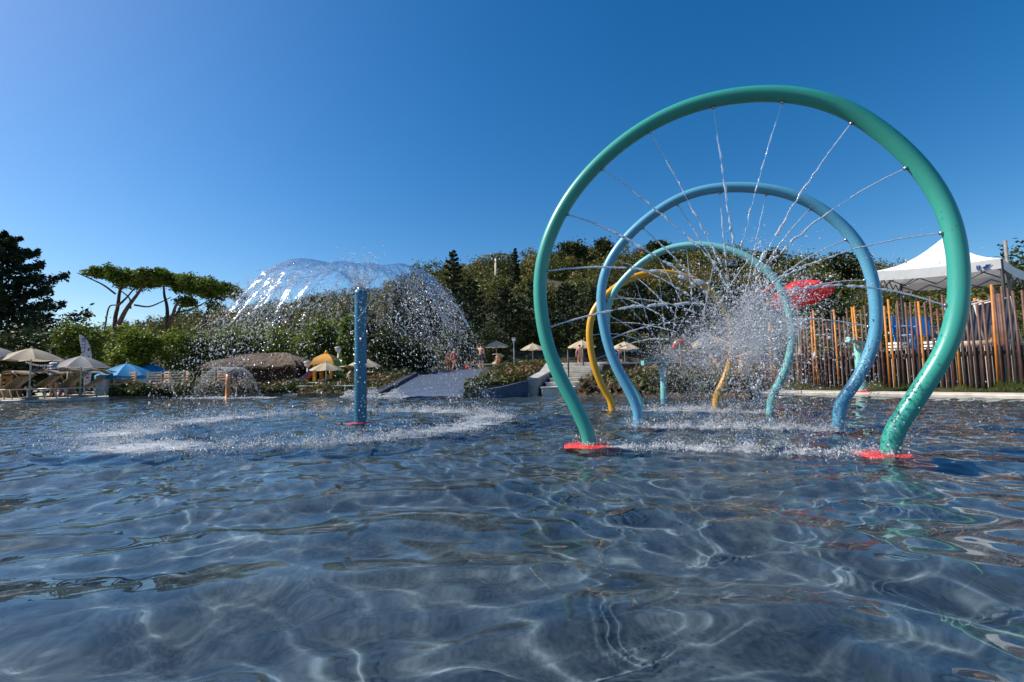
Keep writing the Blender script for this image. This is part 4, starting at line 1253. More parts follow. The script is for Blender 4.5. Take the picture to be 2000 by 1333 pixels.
def orange_post():
    c = G(445, 777); c.y = min(c.y, 15.3); c = P(445, 776, 15.3)
    H = P(445, 731, c.y).z
    root = empty('spray_post', (c.x, c.y, 0), 'short orange post throwing a small umbrella of water at the far edge', 'fountain')
    MB().lathe((0, 0, 0), [(0.13, -0.2), (0.12, 0.0), (0.10, 0.04), (0.085, 0.05), (0.07, H * 0.6), (0.06, H), (0, H)], 16).build('post', M_ORNG, root)
    MB().lathe((0, 0, 0), [(0.055, H + 0.002), (0.08, H + 0.03), (0.03, H + 0.04), (0, H + 0.04)], 14).build('nozzle_head', M_ORNG, root)
    rng = np.random.default_rng(2)
    n = 5200
    a = rng.uniform(0, 6.28, n); t = rng.uniform(0.02, 0.62, n) ** 0.9
    r = 1.55 * t * rng.normal(1, 0.03, n); z = H + 0.04 + 1.9 * t - 4.9 * t * t
    k = z > 0
    C = np.stack([r * np.cos(a), r * np.sin(a), z], 1)[k]
    o = link('water_umbrella', drops_mesh('water_umbrella', C, rng.uniform(0.003, 0.009, len(C)), None, 1.8), MATS['drops']); o.location = (c.x, c.y, 0)
    tag(o, 'small umbrella of falling drops round the orange post', 'water spray', kind='stuff')
orange_post()

# ================================================================ PARASOLS
M_CREAM = mat('cream_canvas', (0.62, 0.52, 0.38), 0.85, 0.06, 20, 0.1, 200, translucent=0.35)
M_GREYC = mat('grey_canvas', (0.40, 0.37, 0.36), 0.85, 0.06, 20, 0.1, 200, translucent=0.3)
M_BLUEC = mat('blue_canvas', (0.012, 0.30, 0.62), 0.7, 0.08, 20, 0.1, 200, translucent=0.3)
M_REDC = mat('red_canvas', (0.66, 0.02, 0.025), 0.7, 0.06, 20, 0.1, 200, translucent=0.25)
M_POLE = mat('parasol_pole', (0.60, 0.57, 0.50), 0.45, 0.05, 20)
M_WHITE = mat('white_paint', (0.78, 0.76, 0.72), 0.5, 0.05, 12)
M_WOOD = mat('light_wood', (0.42, 0.24, 0.11), 0.65, 0.2, 10)

def parasol(px, pytop, wpx, Y, gz, label, canvas, n=8, sag=0.24, group='parasols around the pool', tilt=None, valance=0.0, patch=None):
    """canvas panels on ribs over a pole; each panel is its own part"""
    top = P(px, pytop, Y)
    r = wpx / 889 * Y * 0.5
    H = top.z - gz
    root = empty('parasol', (top.x, Y, gz), label, 'parasol', group)
    rise = r * sag * 2
    rot0 = 0.3 + px * 0.01
    tm = Matrix.Rotation(tilt[0], 3, Vector(tilt[1])) if tilt else Matrix.Identity(3)
    cpt = Vector((0, 0, H))
    head = []
    for k in range(n):
        a0, a1 = rot0 + 2 * math.pi * k / n, rot0 + 2 * math.pi * (k + 1) / n
        vs_, fs = [], []
        m = 7
        for i in range(m):
            s = i / (m - 1)
            for j in range(5):
                q = j / 4
                e0 = Vector((math.cos(a0), math.sin(a0), 0)); e1 = Vector((math.cos(a1), math.sin(a1), 0))
                p = (e0 * (1 - q) + e1 * q) * (r * s)
                z = -rise * (0.62 * s + 0.38 * s * s) - 0.05 * r * s * 4 * q * (1 - q)
                vs_.append(cpt + tm @ (p + Vector((0, 0, z))))
        for i in range(m - 1):
            for j in range(4):
                fs.append((i * 5 + j, i * 5 + j + 1, (i + 1) * 5 + j + 1, (i + 1) * 5 + j))
        mb = MB(); mb.add(vs_, fs, True)
        cm = patch if (patch is not None and k % 3 == 1) else canvas
        pn = mb.build('canopy_panel', cm, root)
        if valance:
            ed = vs_[-5:]
            mv = MB(); mv.add(ed + [v + tm @ Vector((0, 0, -valance)) for v in ed], [(j, j + 1, j + 6, j + 5) for j in range(4)], True)
            mv.build('valance', cm, pn)
        e = Vector((math.cos(a0), math.sin(a0), 0))
        MB().tube([cpt + tm @ Vector((0, 0, -0.03)), cpt + tm @ (e * r * 0.5 + Vector((0, 0, -rise * 0.41 - 0.02))), cpt + tm @ (e * r * 0.99 + Vector((0, 0, -rise - 0.015)))], 0.008, 5).build('rib', M_POLE, root)
    MB().tube([(0, 0, 0.05), (0, 0, H - 0.01)], 0.024, 10).build('pole', M_POLE, root)
    MB().lathe((0, 0, H), [(0.03, 0.0), (0.035, 0.03), (0.0, 0.07)], 8).build('finial', M_POLE, root)
    MB().lathe((0, 0, 0), [(0.24, 0.0), (0.24, 0.05), (0.06, 0.08), (0.035, 0.3), (0.03, 0.3)], 14).build('base', M_CONC, root)
    return root
parasol(-14, 676, 84, 15.4, 0.1, 'cream parasol cut off by the left edge', M_GREYC)
parasol(62, 680, 96, 15.8, 0.1, 'broad cream parasol nearest the left edge over the sunbeds', M_CREAM)
parasol(160, 695, 90, 16.4, 0.1, 'grey beige parasol in front of the feather flag', M_GREYC)
parasol(248, 710, 98, 18.0, 0.1, 'left one of two bright blue parasols', M_BLUEC, valance=0.10, patch=None, group='blue parasols by the kiosk')
parasol(296, 712, 78, 20.5, 0.1, 'right one of two bright blue parasols', M_BLUEC, valance=0.10, group='blue parasols by the kiosk')
parasol(637, 708, 62, 17.6, 0.1, 'cream parasol in front of the yellow play tower', M_CREAM)
parasol(711, 700, 66, 19.5, 0.1, 'cream parasol half hidden behind the blue column', M_CREAM)
parasol(969, 666, 50, 34, TERR_Z, 'cream parasol above the right end of the ramp', M_CREAM)
parasol(1040, 671, 50, 35, TERR_Z, 'cream parasol just left of the green ring limb', M_CREAM)
parasol(1136, 665, 56, 34, TERR_Z, 'cream parasol above the pale steps', M_CREAM)
parasol(1219, 668, 58, 31, TERR_Z, 'cream parasol between the blue and teal ring limbs', M_CREAM)
parasol(1385, 655, 90, 25, TERR_Z, 'wide cream parasol behind the spray', M_CREAM)
rp = parasol(1553, 549, 112, 14.5, 0.95, 'bright red parasol with white lettering behind the rings', M_REDC, sag=0.26, group=None, tilt=(R(-16), (1, 0.3, 0)), valance=0.14)

def lettering(text, parent, loc, size, rot, m, name='lettering', thick=0.002):
    c = bpy.data.curves.new(name, 'FONT'); c.body = text; c.size = size; c.extrude = thick; c.align_x = 'CENTER'
    o = bpy.data.objects.new(name, c); COL.objects.link(o); c.materials.append(m)
    me = bpy.data.meshes.new_from_object(o.evaluated_get(bpy.context.evaluated_depsgraph_get()))
    bpy.data.objects.remove(o)
    me.materials.clear(); o = link(name, me, m)
    o.location = loc; o.rotation_euler = rot
    if parent is not None: o.parent = parent
    return o
H_ = P(1553, 549, 14.5).z - 0.95
lettering('SALVAMENTO', rp, (0.12, -0.75, H_ - 0.40), 0.14, (R(74), 0, R(8)), M_WHITE)

def red_bucket():
    top = P(1500, 575, 12.6)
    root = empty('tipping_bucket', (top.x, 12.6, 0.1), 'orange red tipping bucket on a yellow pole left of the red parasol', 'play feature')
    H = top.z - 0.1
    MB().tube([(0, 0, 0), (0, 0, H)], [0.06, 0.05], 12).build('pole', M_YELL, root)
    MB().tube([(-0.16, 0, H - 0.02), (-0.14, 0, H), (0.16, 0, H + 0.17), (0.18, 0, H + 0.18)], [0.09, 0.10, 0.085, 0.07], 16).build('bucket', M_RED, root)
    MB().tube([(0.02, 0, H - 0.3), (0.10, 0, H - 0.02)], 0.025, 8).build('bracket', M_YELL, root)
red_bucket()

def life_buoy():
    c = P(1332, 682, 13.2)
    root = empty('life_buoy', (c.x, c.y, 0.3), 'orange red life buoy hanging on a post behind the spill tray', 'life buoy')
    z = c.z - 0.3
    m = 28
    pts = [(0.24 * math.cos(2 * math.pi * i / m), 0, z + 0.24 * math.sin(2 * math.pi * i / m)) for i in range(m + 1)]
    MB().tube(pts, 0.055, 10, cap=False).build('ring', mat('buoy_orange', (0.70, 0.07, 0.03), 0.5), root)
    for k in range(4):
        a = math.pi / 4 + k * math.pi / 2
        q = [(0.24 * math.cos(a + d), 0, z + 0.24 * math.sin(a + d)) for d in (-0.12, 0, 0.12)]
        MB().tube(q, 0.058, 10).build('band', M_WHITE, root)
    MB().box((0, 0.09, z / 2 + 0.05), (0.07, 0.06, z + 0.5)).build('post', M_WOOD, root)
life_buoy()

# ================================================================ SUNBEDS
M_SLING = mat('sunbed_sling', (0.40, 0.33, 0.22), 0.8, 0.1, 14, 0.1, 150, translucent=0.2)  # darker than the pale cloth: tree shade is put into the colour
M_FRAME = mat('sunbed_frame', (0.62, 0.60, 0.56), 0.35, 0.05, 10)
def sunbed_proto():
    root = empty('sunbed', (0, 0, 0))
    L, W, H = 1.9, 0.62, 0.34
    for s in (-1, 1):
        MB().tube([(-L / 2, s * W / 2, H), (L / 2, s * W / 2, H)], 0.02, 6).build('side_rail', M_FRAME, root)
        for x in (-0.55, 0.62):
            MB().tube([(x, s * W / 2, H), (x + 0.12, s * W / 2, 0)], 0.017, 6).build('leg', M_FRAME, root)
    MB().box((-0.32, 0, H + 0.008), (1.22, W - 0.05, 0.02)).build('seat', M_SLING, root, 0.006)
    a = R(38)
    M_ = Matrix.Rotation(-a, 3, 'Y')
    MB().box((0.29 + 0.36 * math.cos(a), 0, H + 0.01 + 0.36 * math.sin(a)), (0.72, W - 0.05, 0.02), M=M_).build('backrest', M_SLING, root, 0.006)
    MB().tube([(0.65, 0, H), (0.80, 0, H + 0.38)], 0.014, 6).build('prop', M_FRAME, root)
    hx, hz = 0.29 + 0.72 * math.cos(a), H + 0.72 * math.sin(a)
    sh = MB()
    vs_, fs = [], []
    for i in range(7):
        t = i / 6
        for s in (-1, 1):
            vs_.append((hx + 0.12 - 0.62 * t, s * (W / 2 - 0.02), hz + 0.05 + 0.17 * math.sin(math.pi * t * 0.75)))
    fs = [(2 * i, 2 * i + 1, 2 * i + 3, 2 * i + 2) for i in range(6)]
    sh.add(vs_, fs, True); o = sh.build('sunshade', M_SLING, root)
    sm = o.modifiers.new('thick', 'SOLIDIFY'); sm.thickness = 0.012
    for s in (-1, 1):
        MB().tube([(hx, s * (W / 2 - 0.02), hz), (hx - 0.2, s * (W / 2 - 0.02), hz + 0.2)], 0.010, 5).build('shade_arm', M_FRAME, o)
    return root
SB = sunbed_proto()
sb_spots = [(-4, 783, 0.10, 'sunbed with raised back cut off by the left edge'), (52, 782.5, 0.22, 'tan sunbed under the broad cream parasol'),
            (102, 781, 0.12, 'tan sunbed in front of the man in the striped shirt'), (150, 780, 0.3, 'tan sunbed in front of the feather flag'),
            (616, 762, 0.9, 'far tan sunbed left of the cream parasol pole'), (650, 762, 0.8, 'far tan sunbed right of the yellow slide'),
            (955, 722, 0.5, 'tan sunbed at the top right corner of the ramp')]
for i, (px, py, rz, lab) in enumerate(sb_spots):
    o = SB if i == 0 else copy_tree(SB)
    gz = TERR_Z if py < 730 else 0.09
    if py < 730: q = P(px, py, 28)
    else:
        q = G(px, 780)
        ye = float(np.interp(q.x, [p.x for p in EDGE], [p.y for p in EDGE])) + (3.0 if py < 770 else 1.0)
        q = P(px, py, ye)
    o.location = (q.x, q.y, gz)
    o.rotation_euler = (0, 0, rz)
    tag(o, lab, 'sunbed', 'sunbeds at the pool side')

def low_table(px, lab):
    q = G(px, 780); ye = float(np.interp(q.x, [p.x for p in EDGE], [p.y for p in EDGE])) + 0.7
    q = P(px, 772, ye)
    r = empty('low_table', (q.x, q.y, 0.085), lab, 'table', 'low white tables at the far edge')
    MB().box((0, 0, 0.24), (0.36, 0.36, 0.03)).build('table_top', M_WHITE, r, 0.006)
    for sx in (-1, 1):
        for sy in (-1, 1): MB().tube([(sx * 0.12, sy * 0.12, 0.23), (sx * 0.15, sy * 0.15, 0)], 0.014, 6).build('leg', M_WHITE, r)
for px, lab in ((594, 'leftmost low white table at the far pool edge'), (619, 'low white table left of the cream parasol base'), (662, 'low white table right of the cream parasol base'), (684, 'low white table beside the blue column')):
    low_table(px, lab)

# ================================================================ FENCE, GAZEBO AND STORED THINGS ON THE RIGHT
F0, F1 = P(1546, 756, 11.6), P(2130, 760, 8.0)
F0.z = F1.z = 0.09
def fence():
    rnd = random.Random(4)
    root = empty('pole_fence', F0, 'fence of upright rust brown and orange tubes of uneven height', 'fence')
    d = F1 - F0; L = d.length
    n = 56
    orange_px = [1555, 1590, 1632, 1674, 1731, 1743, 1803, 1868, 1946, 1985]
    me_cache = {}
    mr = mat('rust_brown_tube', (0.135, 0.062, 0.042), 0.6, 0.25, 5, 0.1, 40)
    mb_ = mat('umber_tube', (0.085, 0.052, 0.042), 0.6, 0.25, 5, 0.1, 40)
    mo = mat('orange_tube', (0.56, 0.20, 0.028), 0.5, 0.12, 5, 0.1, 40)
    def bar_mesh(mt, h):
        key = (mt.name, round(h, 2))
        if key not in me_cache:
            b = MB().tube([(0, 0, 0), (0, 0, h)], 0.021, 8)
            me = bpy.data.meshes.new('bar'); me.from_pydata(b.v, [], b.f); me.polygons.foreach_set('use_smooth', b.sm); me.materials.append(mt); me.update()
            me_cache[key] = me
        return me_cache[key]
    for i in range(n):
        t = (i + rnd.uniform(-0.12, 0.12)) / (n - 1)
        p = d * t
        w = F0 + p
        px = 1000 + 889 * w.x / w.y
        isor = any(abs(px - q) < 5.2 for q in orange_px)
        h = rnd.choice([1.78, 1.86, 1.94, 2.0, 2.06]) if not isor else rnd.choice([1.98, 2.06, 2.12])
        h *= 0.92 + 0.10 * t
        o = bpy.data.objects.new('bar', bar_mesh(mo if isor else rnd.choice([mr, mr, mb_]), h)); COL.objects.link(o)
        o.parent = root; o.location = p + Vector((0, 0, -0.05))
        o.rotation_euler = (rnd.gauss(0, 0.008), rnd.gauss(0, 0.010), 0)
    nrm = Vector((-d.y, d.x, 0)).normalized()
    M_ = Matrix.Rotation(math.atan2(d.y, d.x), 3, 'Z')
    MB().box(d / 2 + nrm * 0.09 + Vector((0, 0, 0.74)), (L, 0.05, 0.07), M=M_).build('rail', mat('dark_rail', (0.025, 0.022, 0.022), 0.6), root)
    # pale galvanised pickets behind the tubes and the dark plank backing
    wm = mat('galvanised', (0.42, 0.40, 0.38), 0.5, 0.1, 8)
    pk = MB().box((0, 0, 0.46), (0.022, 0.022, 0.86))
    pme = bpy.data.meshes.new('picket'); pme.from_pydata(pk.v, [], pk.f); pme.materials.append(wm); pme.update()
    for i in range(55):
        o = bpy.data.objects.new('picket', pme); COL.objects.link(o); o.parent = root
        o.location = d * ((i + 0.5) / 55) + nrm * 0.10
    pl = MB().box((0, 0, 0.43), (0.098, 0.02, 0.86))
    lme = bpy.data.meshes.new('plank'); lme.from_pydata(pl.v, [], pl.f); lme.materials.append(mat('dark_plank', (0.05, 0.042, 0.045), 0.8, 0.3, 6, 0.2, 30)); lme.update()
    for i in range(50):
        o = bpy.data.objects.new('plank', lme); COL.objects.link(o); o.parent = root
        o.location = d * ((i + 0.5) / 50) + nrm * 0.24; o.rotation_euler.z = math.atan2(d.y, d.x)
    return nrm
FN = fence()
def return_fence():
    a = P(1968, 740, 9.35) ; a.z = 0.09
    rnd = random.Random(9)
    root = empty('corner_fence', a, 'rusty tube fence running back from the right corner', 'fence')
    d = Vector((1.6, 2.6, 0))
    b = MB().tube([(0, 0, 0), (0, 0, 2.0)], 0.032, 8)
    for j, mt in enumerate((MATS['rust_brown_tube'], MATS['umber_tube'], MATS['orange_tube'])):
        me = bpy.data.meshes.new('bar'); me.from_pydata(b.v, [], b.f); me.polygons.foreach_set('use_smooth', b.sm); me.materials.append(mt); me.update()
        for i in range(24):
            if i % 3 != j: continue
            o = bpy.data.objects.new('bar', me); COL.objects.link(o); o.parent = root
            o.location = d * (i / 23); o.scale.z = rnd.uniform(0.93, 1.04)
    MB().box(d / 2 + Vector((0.06, 0, 0.8)), (0.04, d.length, 0.07), rz=math.atan2(d.y, d.x) - math.pi / 2).build('rail', MATS['dark_rail'], root)
return_fence()

# raised store terrace behind the fence
tb = [F0 + FN * 0.45, F1 + FN * 0.45, F1 + FN * 6.5 + Vector((4, 0, 0)), F0 + FN * 6.5 + Vector((-0.5, 0, 0))]
tag(MB().prism([(p.x, p.y) for p in tb], -0.05, 0.94).build('store_terrace', M_CONC), kind='structure')
# grassy verge in front of the fence
def verge():
    rng = np.random.default_rng(3)
    n = 15000
    t = rng.uniform(0, 1, n); s = rng.uniform(-0.55, 0.14, n)
    d = F1 - F0
    X = F0.x + d.x * t + FN.x * s; Y = F0.y + d.y * t + FN.y * s
    h = rng.uniform(0.03, 0.16, n) * (0.5 + 0.9 * np.clip(np.sin(t * 41) + np.sin(t * 17 + 1), 0, 2)) * np.clip(1 + s * 1.2, 0.3, 1.1)
    lx, ly = rng.normal(0, 0.5, n) * h, rng.normal(0, 0.5, n) * h
    w = rng.uniform(0.004, 0.010, n)
    ang = rng.uniform(0, 3.14, n)
    b0 = np.stack([X - np.cos(ang) * w, Y - np.sin(ang) * w, np.full(n, 0.085)], 1)
    b1 = np.stack([X + np.cos(ang) * w, Y + np.sin(ang) * w, np.full(n, 0.085)], 1)
    tp = np.stack([X + lx, Y + ly, 0.085 + h], 1)
    V = np.stack([b0, b1, tp], 1).reshape(-1, 3)
    tt = np.repeat(np.clip(0.25 + 0.3 * np.sin(t * 23) + rng.normal(0, 0.12, n), 0, 0.65), 3)
    tag(link('verge_grass', mesh_np('verge_grass', V, np.arange(3 * n).reshape(-1, 3), tint=tt), M_GRASS), 'tufts of grass and weeds along the foot of the tube fence', 'grass', kind='stuff')
    q = [F0 - FN * 0.58, F1 - FN * 0.58, F1 + FN * 0.25, F0 + FN * 0.25]
    e = MB().add([(p.x, p.y, 0.093) for p in q], [(0, 1, 2, 3)]).build('verge', M_EARTH); tag(e, kind='structure')
verge()

def gazebo():
    FL, FR, BL, BR = P(1706, 525, 11.6), P(1956, 500, 10.4), P(1757, 551, 13.4), P(2004, 530, 12.1)
    z = 3.05
    cs = [Vector((p.x, p.y, z)) for p in (FL, FR, BR, BL)]
    c = sum(cs, Vector()) / 4
    gz = 0.94
    root = empty('gazebo', (c.x, c.y, gz), 'white pop-up gazebo with dark frame behind the tube fence', 'gazebo')
    o0 = Vector((c.x, c.y, gz))
    cs = [p - o0 for p in cs]
    pk = P(1838, 462, c.y); peak = Vector((0, 0, pk.z - gz))
    wm = mat('gazebo_canvas', (0.86, 0.85, 0.82), 0.8, 0.03, 6, 0.15, 8, translucent=0.12)
    fm = mat('gazebo_frame', (0.06, 0.06, 0.065), 0.5, 0.1, 8)
    for i in range(4):
        a, b = cs[i], cs[(i + 1) % 4]
        vs_, fs = [], []
        m = 8
        for r_ in range(m):
            s = r_ / (m - 1)
            for q in range(9):
                t = q / 8
                e = a * (1 - t) + b * t
                p = peak * (1 - s) + e * s
                p.z -= 0.20 * math.sin(math.pi * s) * 0.9 + 0.05 * math.sin(math.pi * t) * s
                vs_.append(p)
        fs = [(r_ * 9 + q, r_ * 9 + q + 1, (r_ + 1) * 9 + q + 1, (r_ + 1) * 9 + q) for r_ in range(m - 1) for q in range(8)]
        rp_ = MB().add(vs_, fs, True).build('roof_panel', wm, root)
        ed = vs_[-9:]
        MB().add(ed + [v + Vector((0, 0, -0.24)) for v in ed], [(j, j + 1, j + 10, j + 9) for j in range(8)]).build('valance', wm, rp_)
        MB().box((a.x * 0.985, a.y * 0.985, (a.z - 0.02) / 2), (0.045, 0.045, a.z - 0.02)).build('leg', fm, root)
        # scissor truss along each side
        k = 4
        pr = [a * (1 - j / k) + b * (j / k) for j in range(k + 1)]
        for j in range(k):
            z0, z1 = (-0.06, -0.40) if j % 2 == 0 else (-0.40, -0.06)
            MB().tube([pr[j] * 0.98 + Vector((0, 0, z0)), pr[j + 1] * 0.98 + Vector((0, 0, z1))], 0.014, 5).build('truss_bar', fm, root)
            MB().tube([pr[j] * 0.97 + Vector((0, 0, z1)), pr[j + 1] * 0.97 + Vector((0, 0, z0))], 0.014, 5).build('truss_bar', fm, root)
        MB().tube([(peak * (1 - s_) + a * 0.98 * s_) + Vector((0, 0, -0.20 * math.sin(math.pi * s_) * 0.9 - 0.07)) for s_ in (0, .2, .4, .6, .8, 1)], 0.014, 5).build('rafter', fm, root)
    # printed emblem on the front valance: two figures and a bird, in blue
    bl = mat('emblem_blue', (0.02, 0.06, 0.25), 0.6)
    a, b = cs[0], cs[1]
    ex = (b - a).normalized(); out = Vector((ex.y, -ex.x, 0))
    em = a * 0.14 + b * 0.86 + out * 0.012 + Vector((0, 0, -0.17))
    ep = empty('emblem', em); ep.parent = root
    for dx, w, h in ((-0.10, 0.022, 0.10), (-0.06, 0.022, 0.11)):
        MB().box(ex * dx, (w, 0.004, h), rz=math.atan2(ex.y, ex.x)).build('emblem_mark', bl, ep)
    bird = [(-0.01, -0.03), (0.02, -0.05), (0.07, -0.045), (0.10, 0.0), (0.15, 0.06), (0.09, 0.045), (0.06, 0.06), (0.04, 0.02), (0.0, 0.0)]
    MB().add([ex * u + Vector((0, 0, v)) for u, v in bird] + [ex * u + Vector((0, 0, v)) + out * 0.003 for u, v in bird],
             [tuple(range(9))[::-1], tuple(range(9, 18))] + [(i, (i + 1) % 9, (i + 1) % 9 + 9, i + 9) for i in range(9)]).build('emblem_mark', bl, ep)
    MB().box(ex * 0.02 + Vector((0, 0, -0.075)), (0.24, 0.004, 0.014), rz=math.atan2(ex.y, ex.x)).build('emblem_mark', bl, ep)
gazebo()
def tall_post():
    p = P(1963, 470, 11.0)
    root = empty('mast', (p.x, p.y, 0.94), 'plain grey steel mast rising beside the right corner of the gazebo', 'post')
    MB().tube([(0, 0, 0), (0, 0, p.z - 0.94)], 0.035, 8).build('pole', mat('grey_steel', (0.22, 0.20, 0.18), 0.6), root)
    MB().lathe((0, 0, 0), [(0.09, 0), (0.09, 0.02), (0.035, 0.03)], 8).build('foot_plate', MATS['grey_steel'], root)
    p = P(1694, 547, 11.5)
    root = empty('mast', (p.x, p.y, 0.94), 'thin brown mast close to the right limb of the light blue ring', 'post')
    MB().tube([(0, 0, 0), (0, 0, p.z - 0.94)], 0.025, 8).build('pole', MATS['umber_tube'], root)
    MB().lathe((0, 0, 0), [(0.08, 0), (0.08, 0.02), (0.025, 0.03)], 8).build('foot_plate', MATS['umber_tube'], root)
tall_post()

def stored_things():
    # blue plastic chairs
    bm_ = mat('blue_plastic', (0.01, 0.17, 0.50), 0.35, 0.08, 6)
    def chair(px, py, Y, rz, lab):
        c = P(px, py, Y); c.z = 0.94
        r = empty('plastic_chair', c, lab, 'chair', 'blue plastic chairs behind the fence', rz)
        MB().box((0, 0, 0.42), (0.46, 0.44, 0.03)).build('seat', bm_, r, 0.01)
        MB().box((0, 0.21, 0.70), (0.46, 0.03, 0.46)).build('backrest', bm_, r, 0.01)
        for sx in (-1, 1):
            for sy in (-1, 1): MB().tube([(sx * 0.19, sy * 0.18, 0.42), (sx * 0.23, sy * 0.22, 0)], 0.02, 6).build('leg', bm_, r)
            MB().tube([(sx * 0.24, 0.21, 0.66), (sx * 0.26, -0.18, 0.64), (sx * 0.24, -0.2, 0.42)], 0.02, 6).build('armrest', bm_, r)
    chair(1772, 650, 11.4, 0.5, 'blue plastic chair behind the fence left of its orange tube')
    chair(1802, 648, 11.6, -0.4, 'blue plastic chair touching the left side of the green ring limb')
    # stacked folded sunbeds with striped slings leaning on edge
    st = bpy.data.materials.new('striped_sling'); MATS['striped'] = st
    nt, b = nodes_of(st); N, L = nt.nodes, nt.links
    tc = N.new('ShaderNodeTexCoord'); wv = N.new('ShaderNodeTexWave'); wv.inputs['Scale'].default_value = 4.2; wv.bands_direction = 'X'
    L.new(tc.outputs['Object'], wv.inputs['Vector'])
    cr = N.new('ShaderNodeValToRGB'); cr.color_ramp.interpolation = 'CONSTANT'
    cr.color_ramp.elements[0].color = (0.035, 0.09, 0.20, 1); cr.color_ramp.elements[1].color = (0.42, 0.46, 0.52, 1); cr.color_ramp.elements[1].position = 0.5
    L.new(wv.outputs['Fac'], cr.inputs[0]); L.new(cr.outputs[0], b.inputs['Base Color']); b.inputs['Roughness'].default_value = 0.8
    labs = ['striped blue sling of a folded sunbed leaning nearest the green ring limb', 'striped blue folded sunbed leaning behind the right orange tube', 'striped blue folded sunbed leaning at the right end of the row']
    for k, (px, Y) in enumerate(((1898, 10.3), (1930, 10.1), (1958, 9.9))):
        c = P(px, 640, Y); c.z = 0.94
        r = empty('folded_sunbed', c, labs[k], 'sunbed', 'striped folded sunbeds behind the fence', -0.5)
        tilt = Matrix.Rotation(R(24), 3, 'X') @ Matrix.Rotation(R(-14), 3, 'Y')
        MB().box(tilt @ Vector((0, 0, 0.60)), (0.52, 0.03, 0.98), M=tilt).build('sling', st, r)
        for s in (-1, 1):
            MB().tube([tilt @ Vector((s * 0.275, 0, 0.0)), tilt @ Vector((s * 0.275, 0, 1.14))], 0.018, 6).build('side_rail', M_FRAME, r)
        MB().tube([tilt @ Vector((-0.275, 0, 1.12)), tilt @ Vector((0.275, 0, 1.12))], 0.018, 6).build('top_rail', M_FRAME, r)
        MB().box(tilt @ Vector((0, 0.10, 0.22)), (0.5, 0.10, 0.30), M=tilt).build('cushion', bm_, r, 0.02)
    # rolled mat and a white crate
    c = P(1932, 664, 9.9)
    r = empty('rolled_mat', (c.x, c.y, 0.95), 'rolled beige mat lying in front of the striped sunbeds', 'mat', rz=-0.45)
    MB().tube([(-0.9, 0, 0.09), (0.35, 0, 0.09)], 0.085, 14).build('roll', mat('beige_mat', (0.45, 0.38, 0.30), 0.9, 0.1, 8), r)
    MB().tube([(0.34, 0, 0.09), (0.36, 0, 0.09)], 0.07, 14).build('core', M_WHITE, r)
    for px, Y, w, lab in ((1750, 11.0, 0.28, 'white plastic crate behind the fence left of the blue chairs'), (1826, 10.9, 0.34, 'white slatted crate partly behind the green ring limb')):
        c = P(px, 660, Y)
        r = empty('crate', (c.x, c.y, 0.94), lab, 'crate', None, 0.4)
        for sx, sy, a, bb in ((0, -1, w, 0.02), (0, 1, w, 0.02), (-1, 0, 0.02, w - 0.04), (1, 0, 0.02, w - 0.04)):
            for zz in (0.05, 0.13, 0.21):
                MB().box((sx * (w / 2 - 0.01), sy * (w / 2 - 0.01), zz), (a, bb, 0.05)).build('slat', M_WHITE, r)
        MB().box((0, 0, 0.012), (w - 0.05, w - 0.05, 0.02)).build('bottom', M_WHITE, r)
stored_things()

# ================================================================ LEFT SIDE BUILDINGS AND FITTINGS
M_THATCH = mat('thatch', (0.115, 0.078, 0.05), 0.95, 0.3, 9, 0.9, 45)
M_DARKW = mat('dark_wood', (0.05, 0.032, 0.022), 0.8, 0.25, 8)
def thatch_hut():
    Y = 20.5
    a, b = P(398, 712, Y), P(588, 718, Y)
    cx, half = (a.x + b.x) / 2, (b.x - a.x) / 2
    eave = a.z - 0.05; top = P(478, 687, Y).z
    root = empty('thatched_hut', (cx, Y + 1.4, 0.1), 'open hut with brown thatched roof and dark posts beyond the pool', 'hut')
    e, t = eave - 0.1, top - 0.1
    hw, hd = half, 1.9
    rnd = random.Random(6)
    # four thatch slopes with ragged eaves
    sl = [((-hw, -hd), (hw, -hd), (0.35 * hw, 0), (-0.35 * hw, 0)), ((hw, -hd), (hw, hd), (0.35 * hw, 0), (0.35 * hw, 0)),
          ((hw, hd), (-hw, hd), (-0.35 * hw, 0), (0.35 * hw, 0)), ((-hw, hd), (-hw, -hd), (-0.35 * hw, 0), (-0.35 * hw, 0))]
    for q in sl:
        vs_, fs = [], []
        nu, nv = 26, 7
        for j in range(nv + 1):
            v = j / nv
            for i in range(nu + 1):
                u = i / nu
                x = (q[0][0] * (1 - u) + q[1][0] * u) * (1 - v) + (q[3][0] * (1 - u) + q[2][0] * u) * v
                y = (q[0][1] * (1 - u) + q[1][1] * u) * (1 - v) + (q[3][1] * (1 - u) + q[2][1] * u) * v
                z = e + (t - e) * (v ** 0.85) + rnd.uniform(-0.03, 0.03) - (rnd.uniform(0.05, 0.16) if j == 0 else 0)
                vs_.append((x, y, z))
        fs = [(j * (nu + 1) + i, j * (nu + 1) + i + 1, (j + 1) * (nu + 1) + i + 1, (j + 1) * (nu + 1) + i) for j in range(nv) for i in range(nu)]
        o = MB().add(vs_, fs).build('roof_slope', M_THATCH, root)
        s = o.modifiers.new('thick', 'SOLIDIFY'); s.thickness = 0.12
    for x in (-0.92, -0.46, 0, 0.46, 0.92):
        for y in (-1.6, 1.6):
            MB().tube([(x * hw, y, 0), (x * hw, y, e + 0.1)], 0.06, 8).build('post', M_DARKW, root)
    MB().box((0, -0.4, 0.5), (hw * 1.5, 0.5, 1.0)).build('counter', M_DARKW, root)
    MB().box((0, 1.7, e / 2), (hw * 1.95, 0.08, e)).build('back_wall', M_DARKW, root)
    MB().box((-hw * 0.1, -0.62, 0.95), (0.55, 0.05, 0.5)).build('blue_sign', mat('sign_blue', (0.01, 0.16, 0.5), 0.5), root)
thatch_hut()

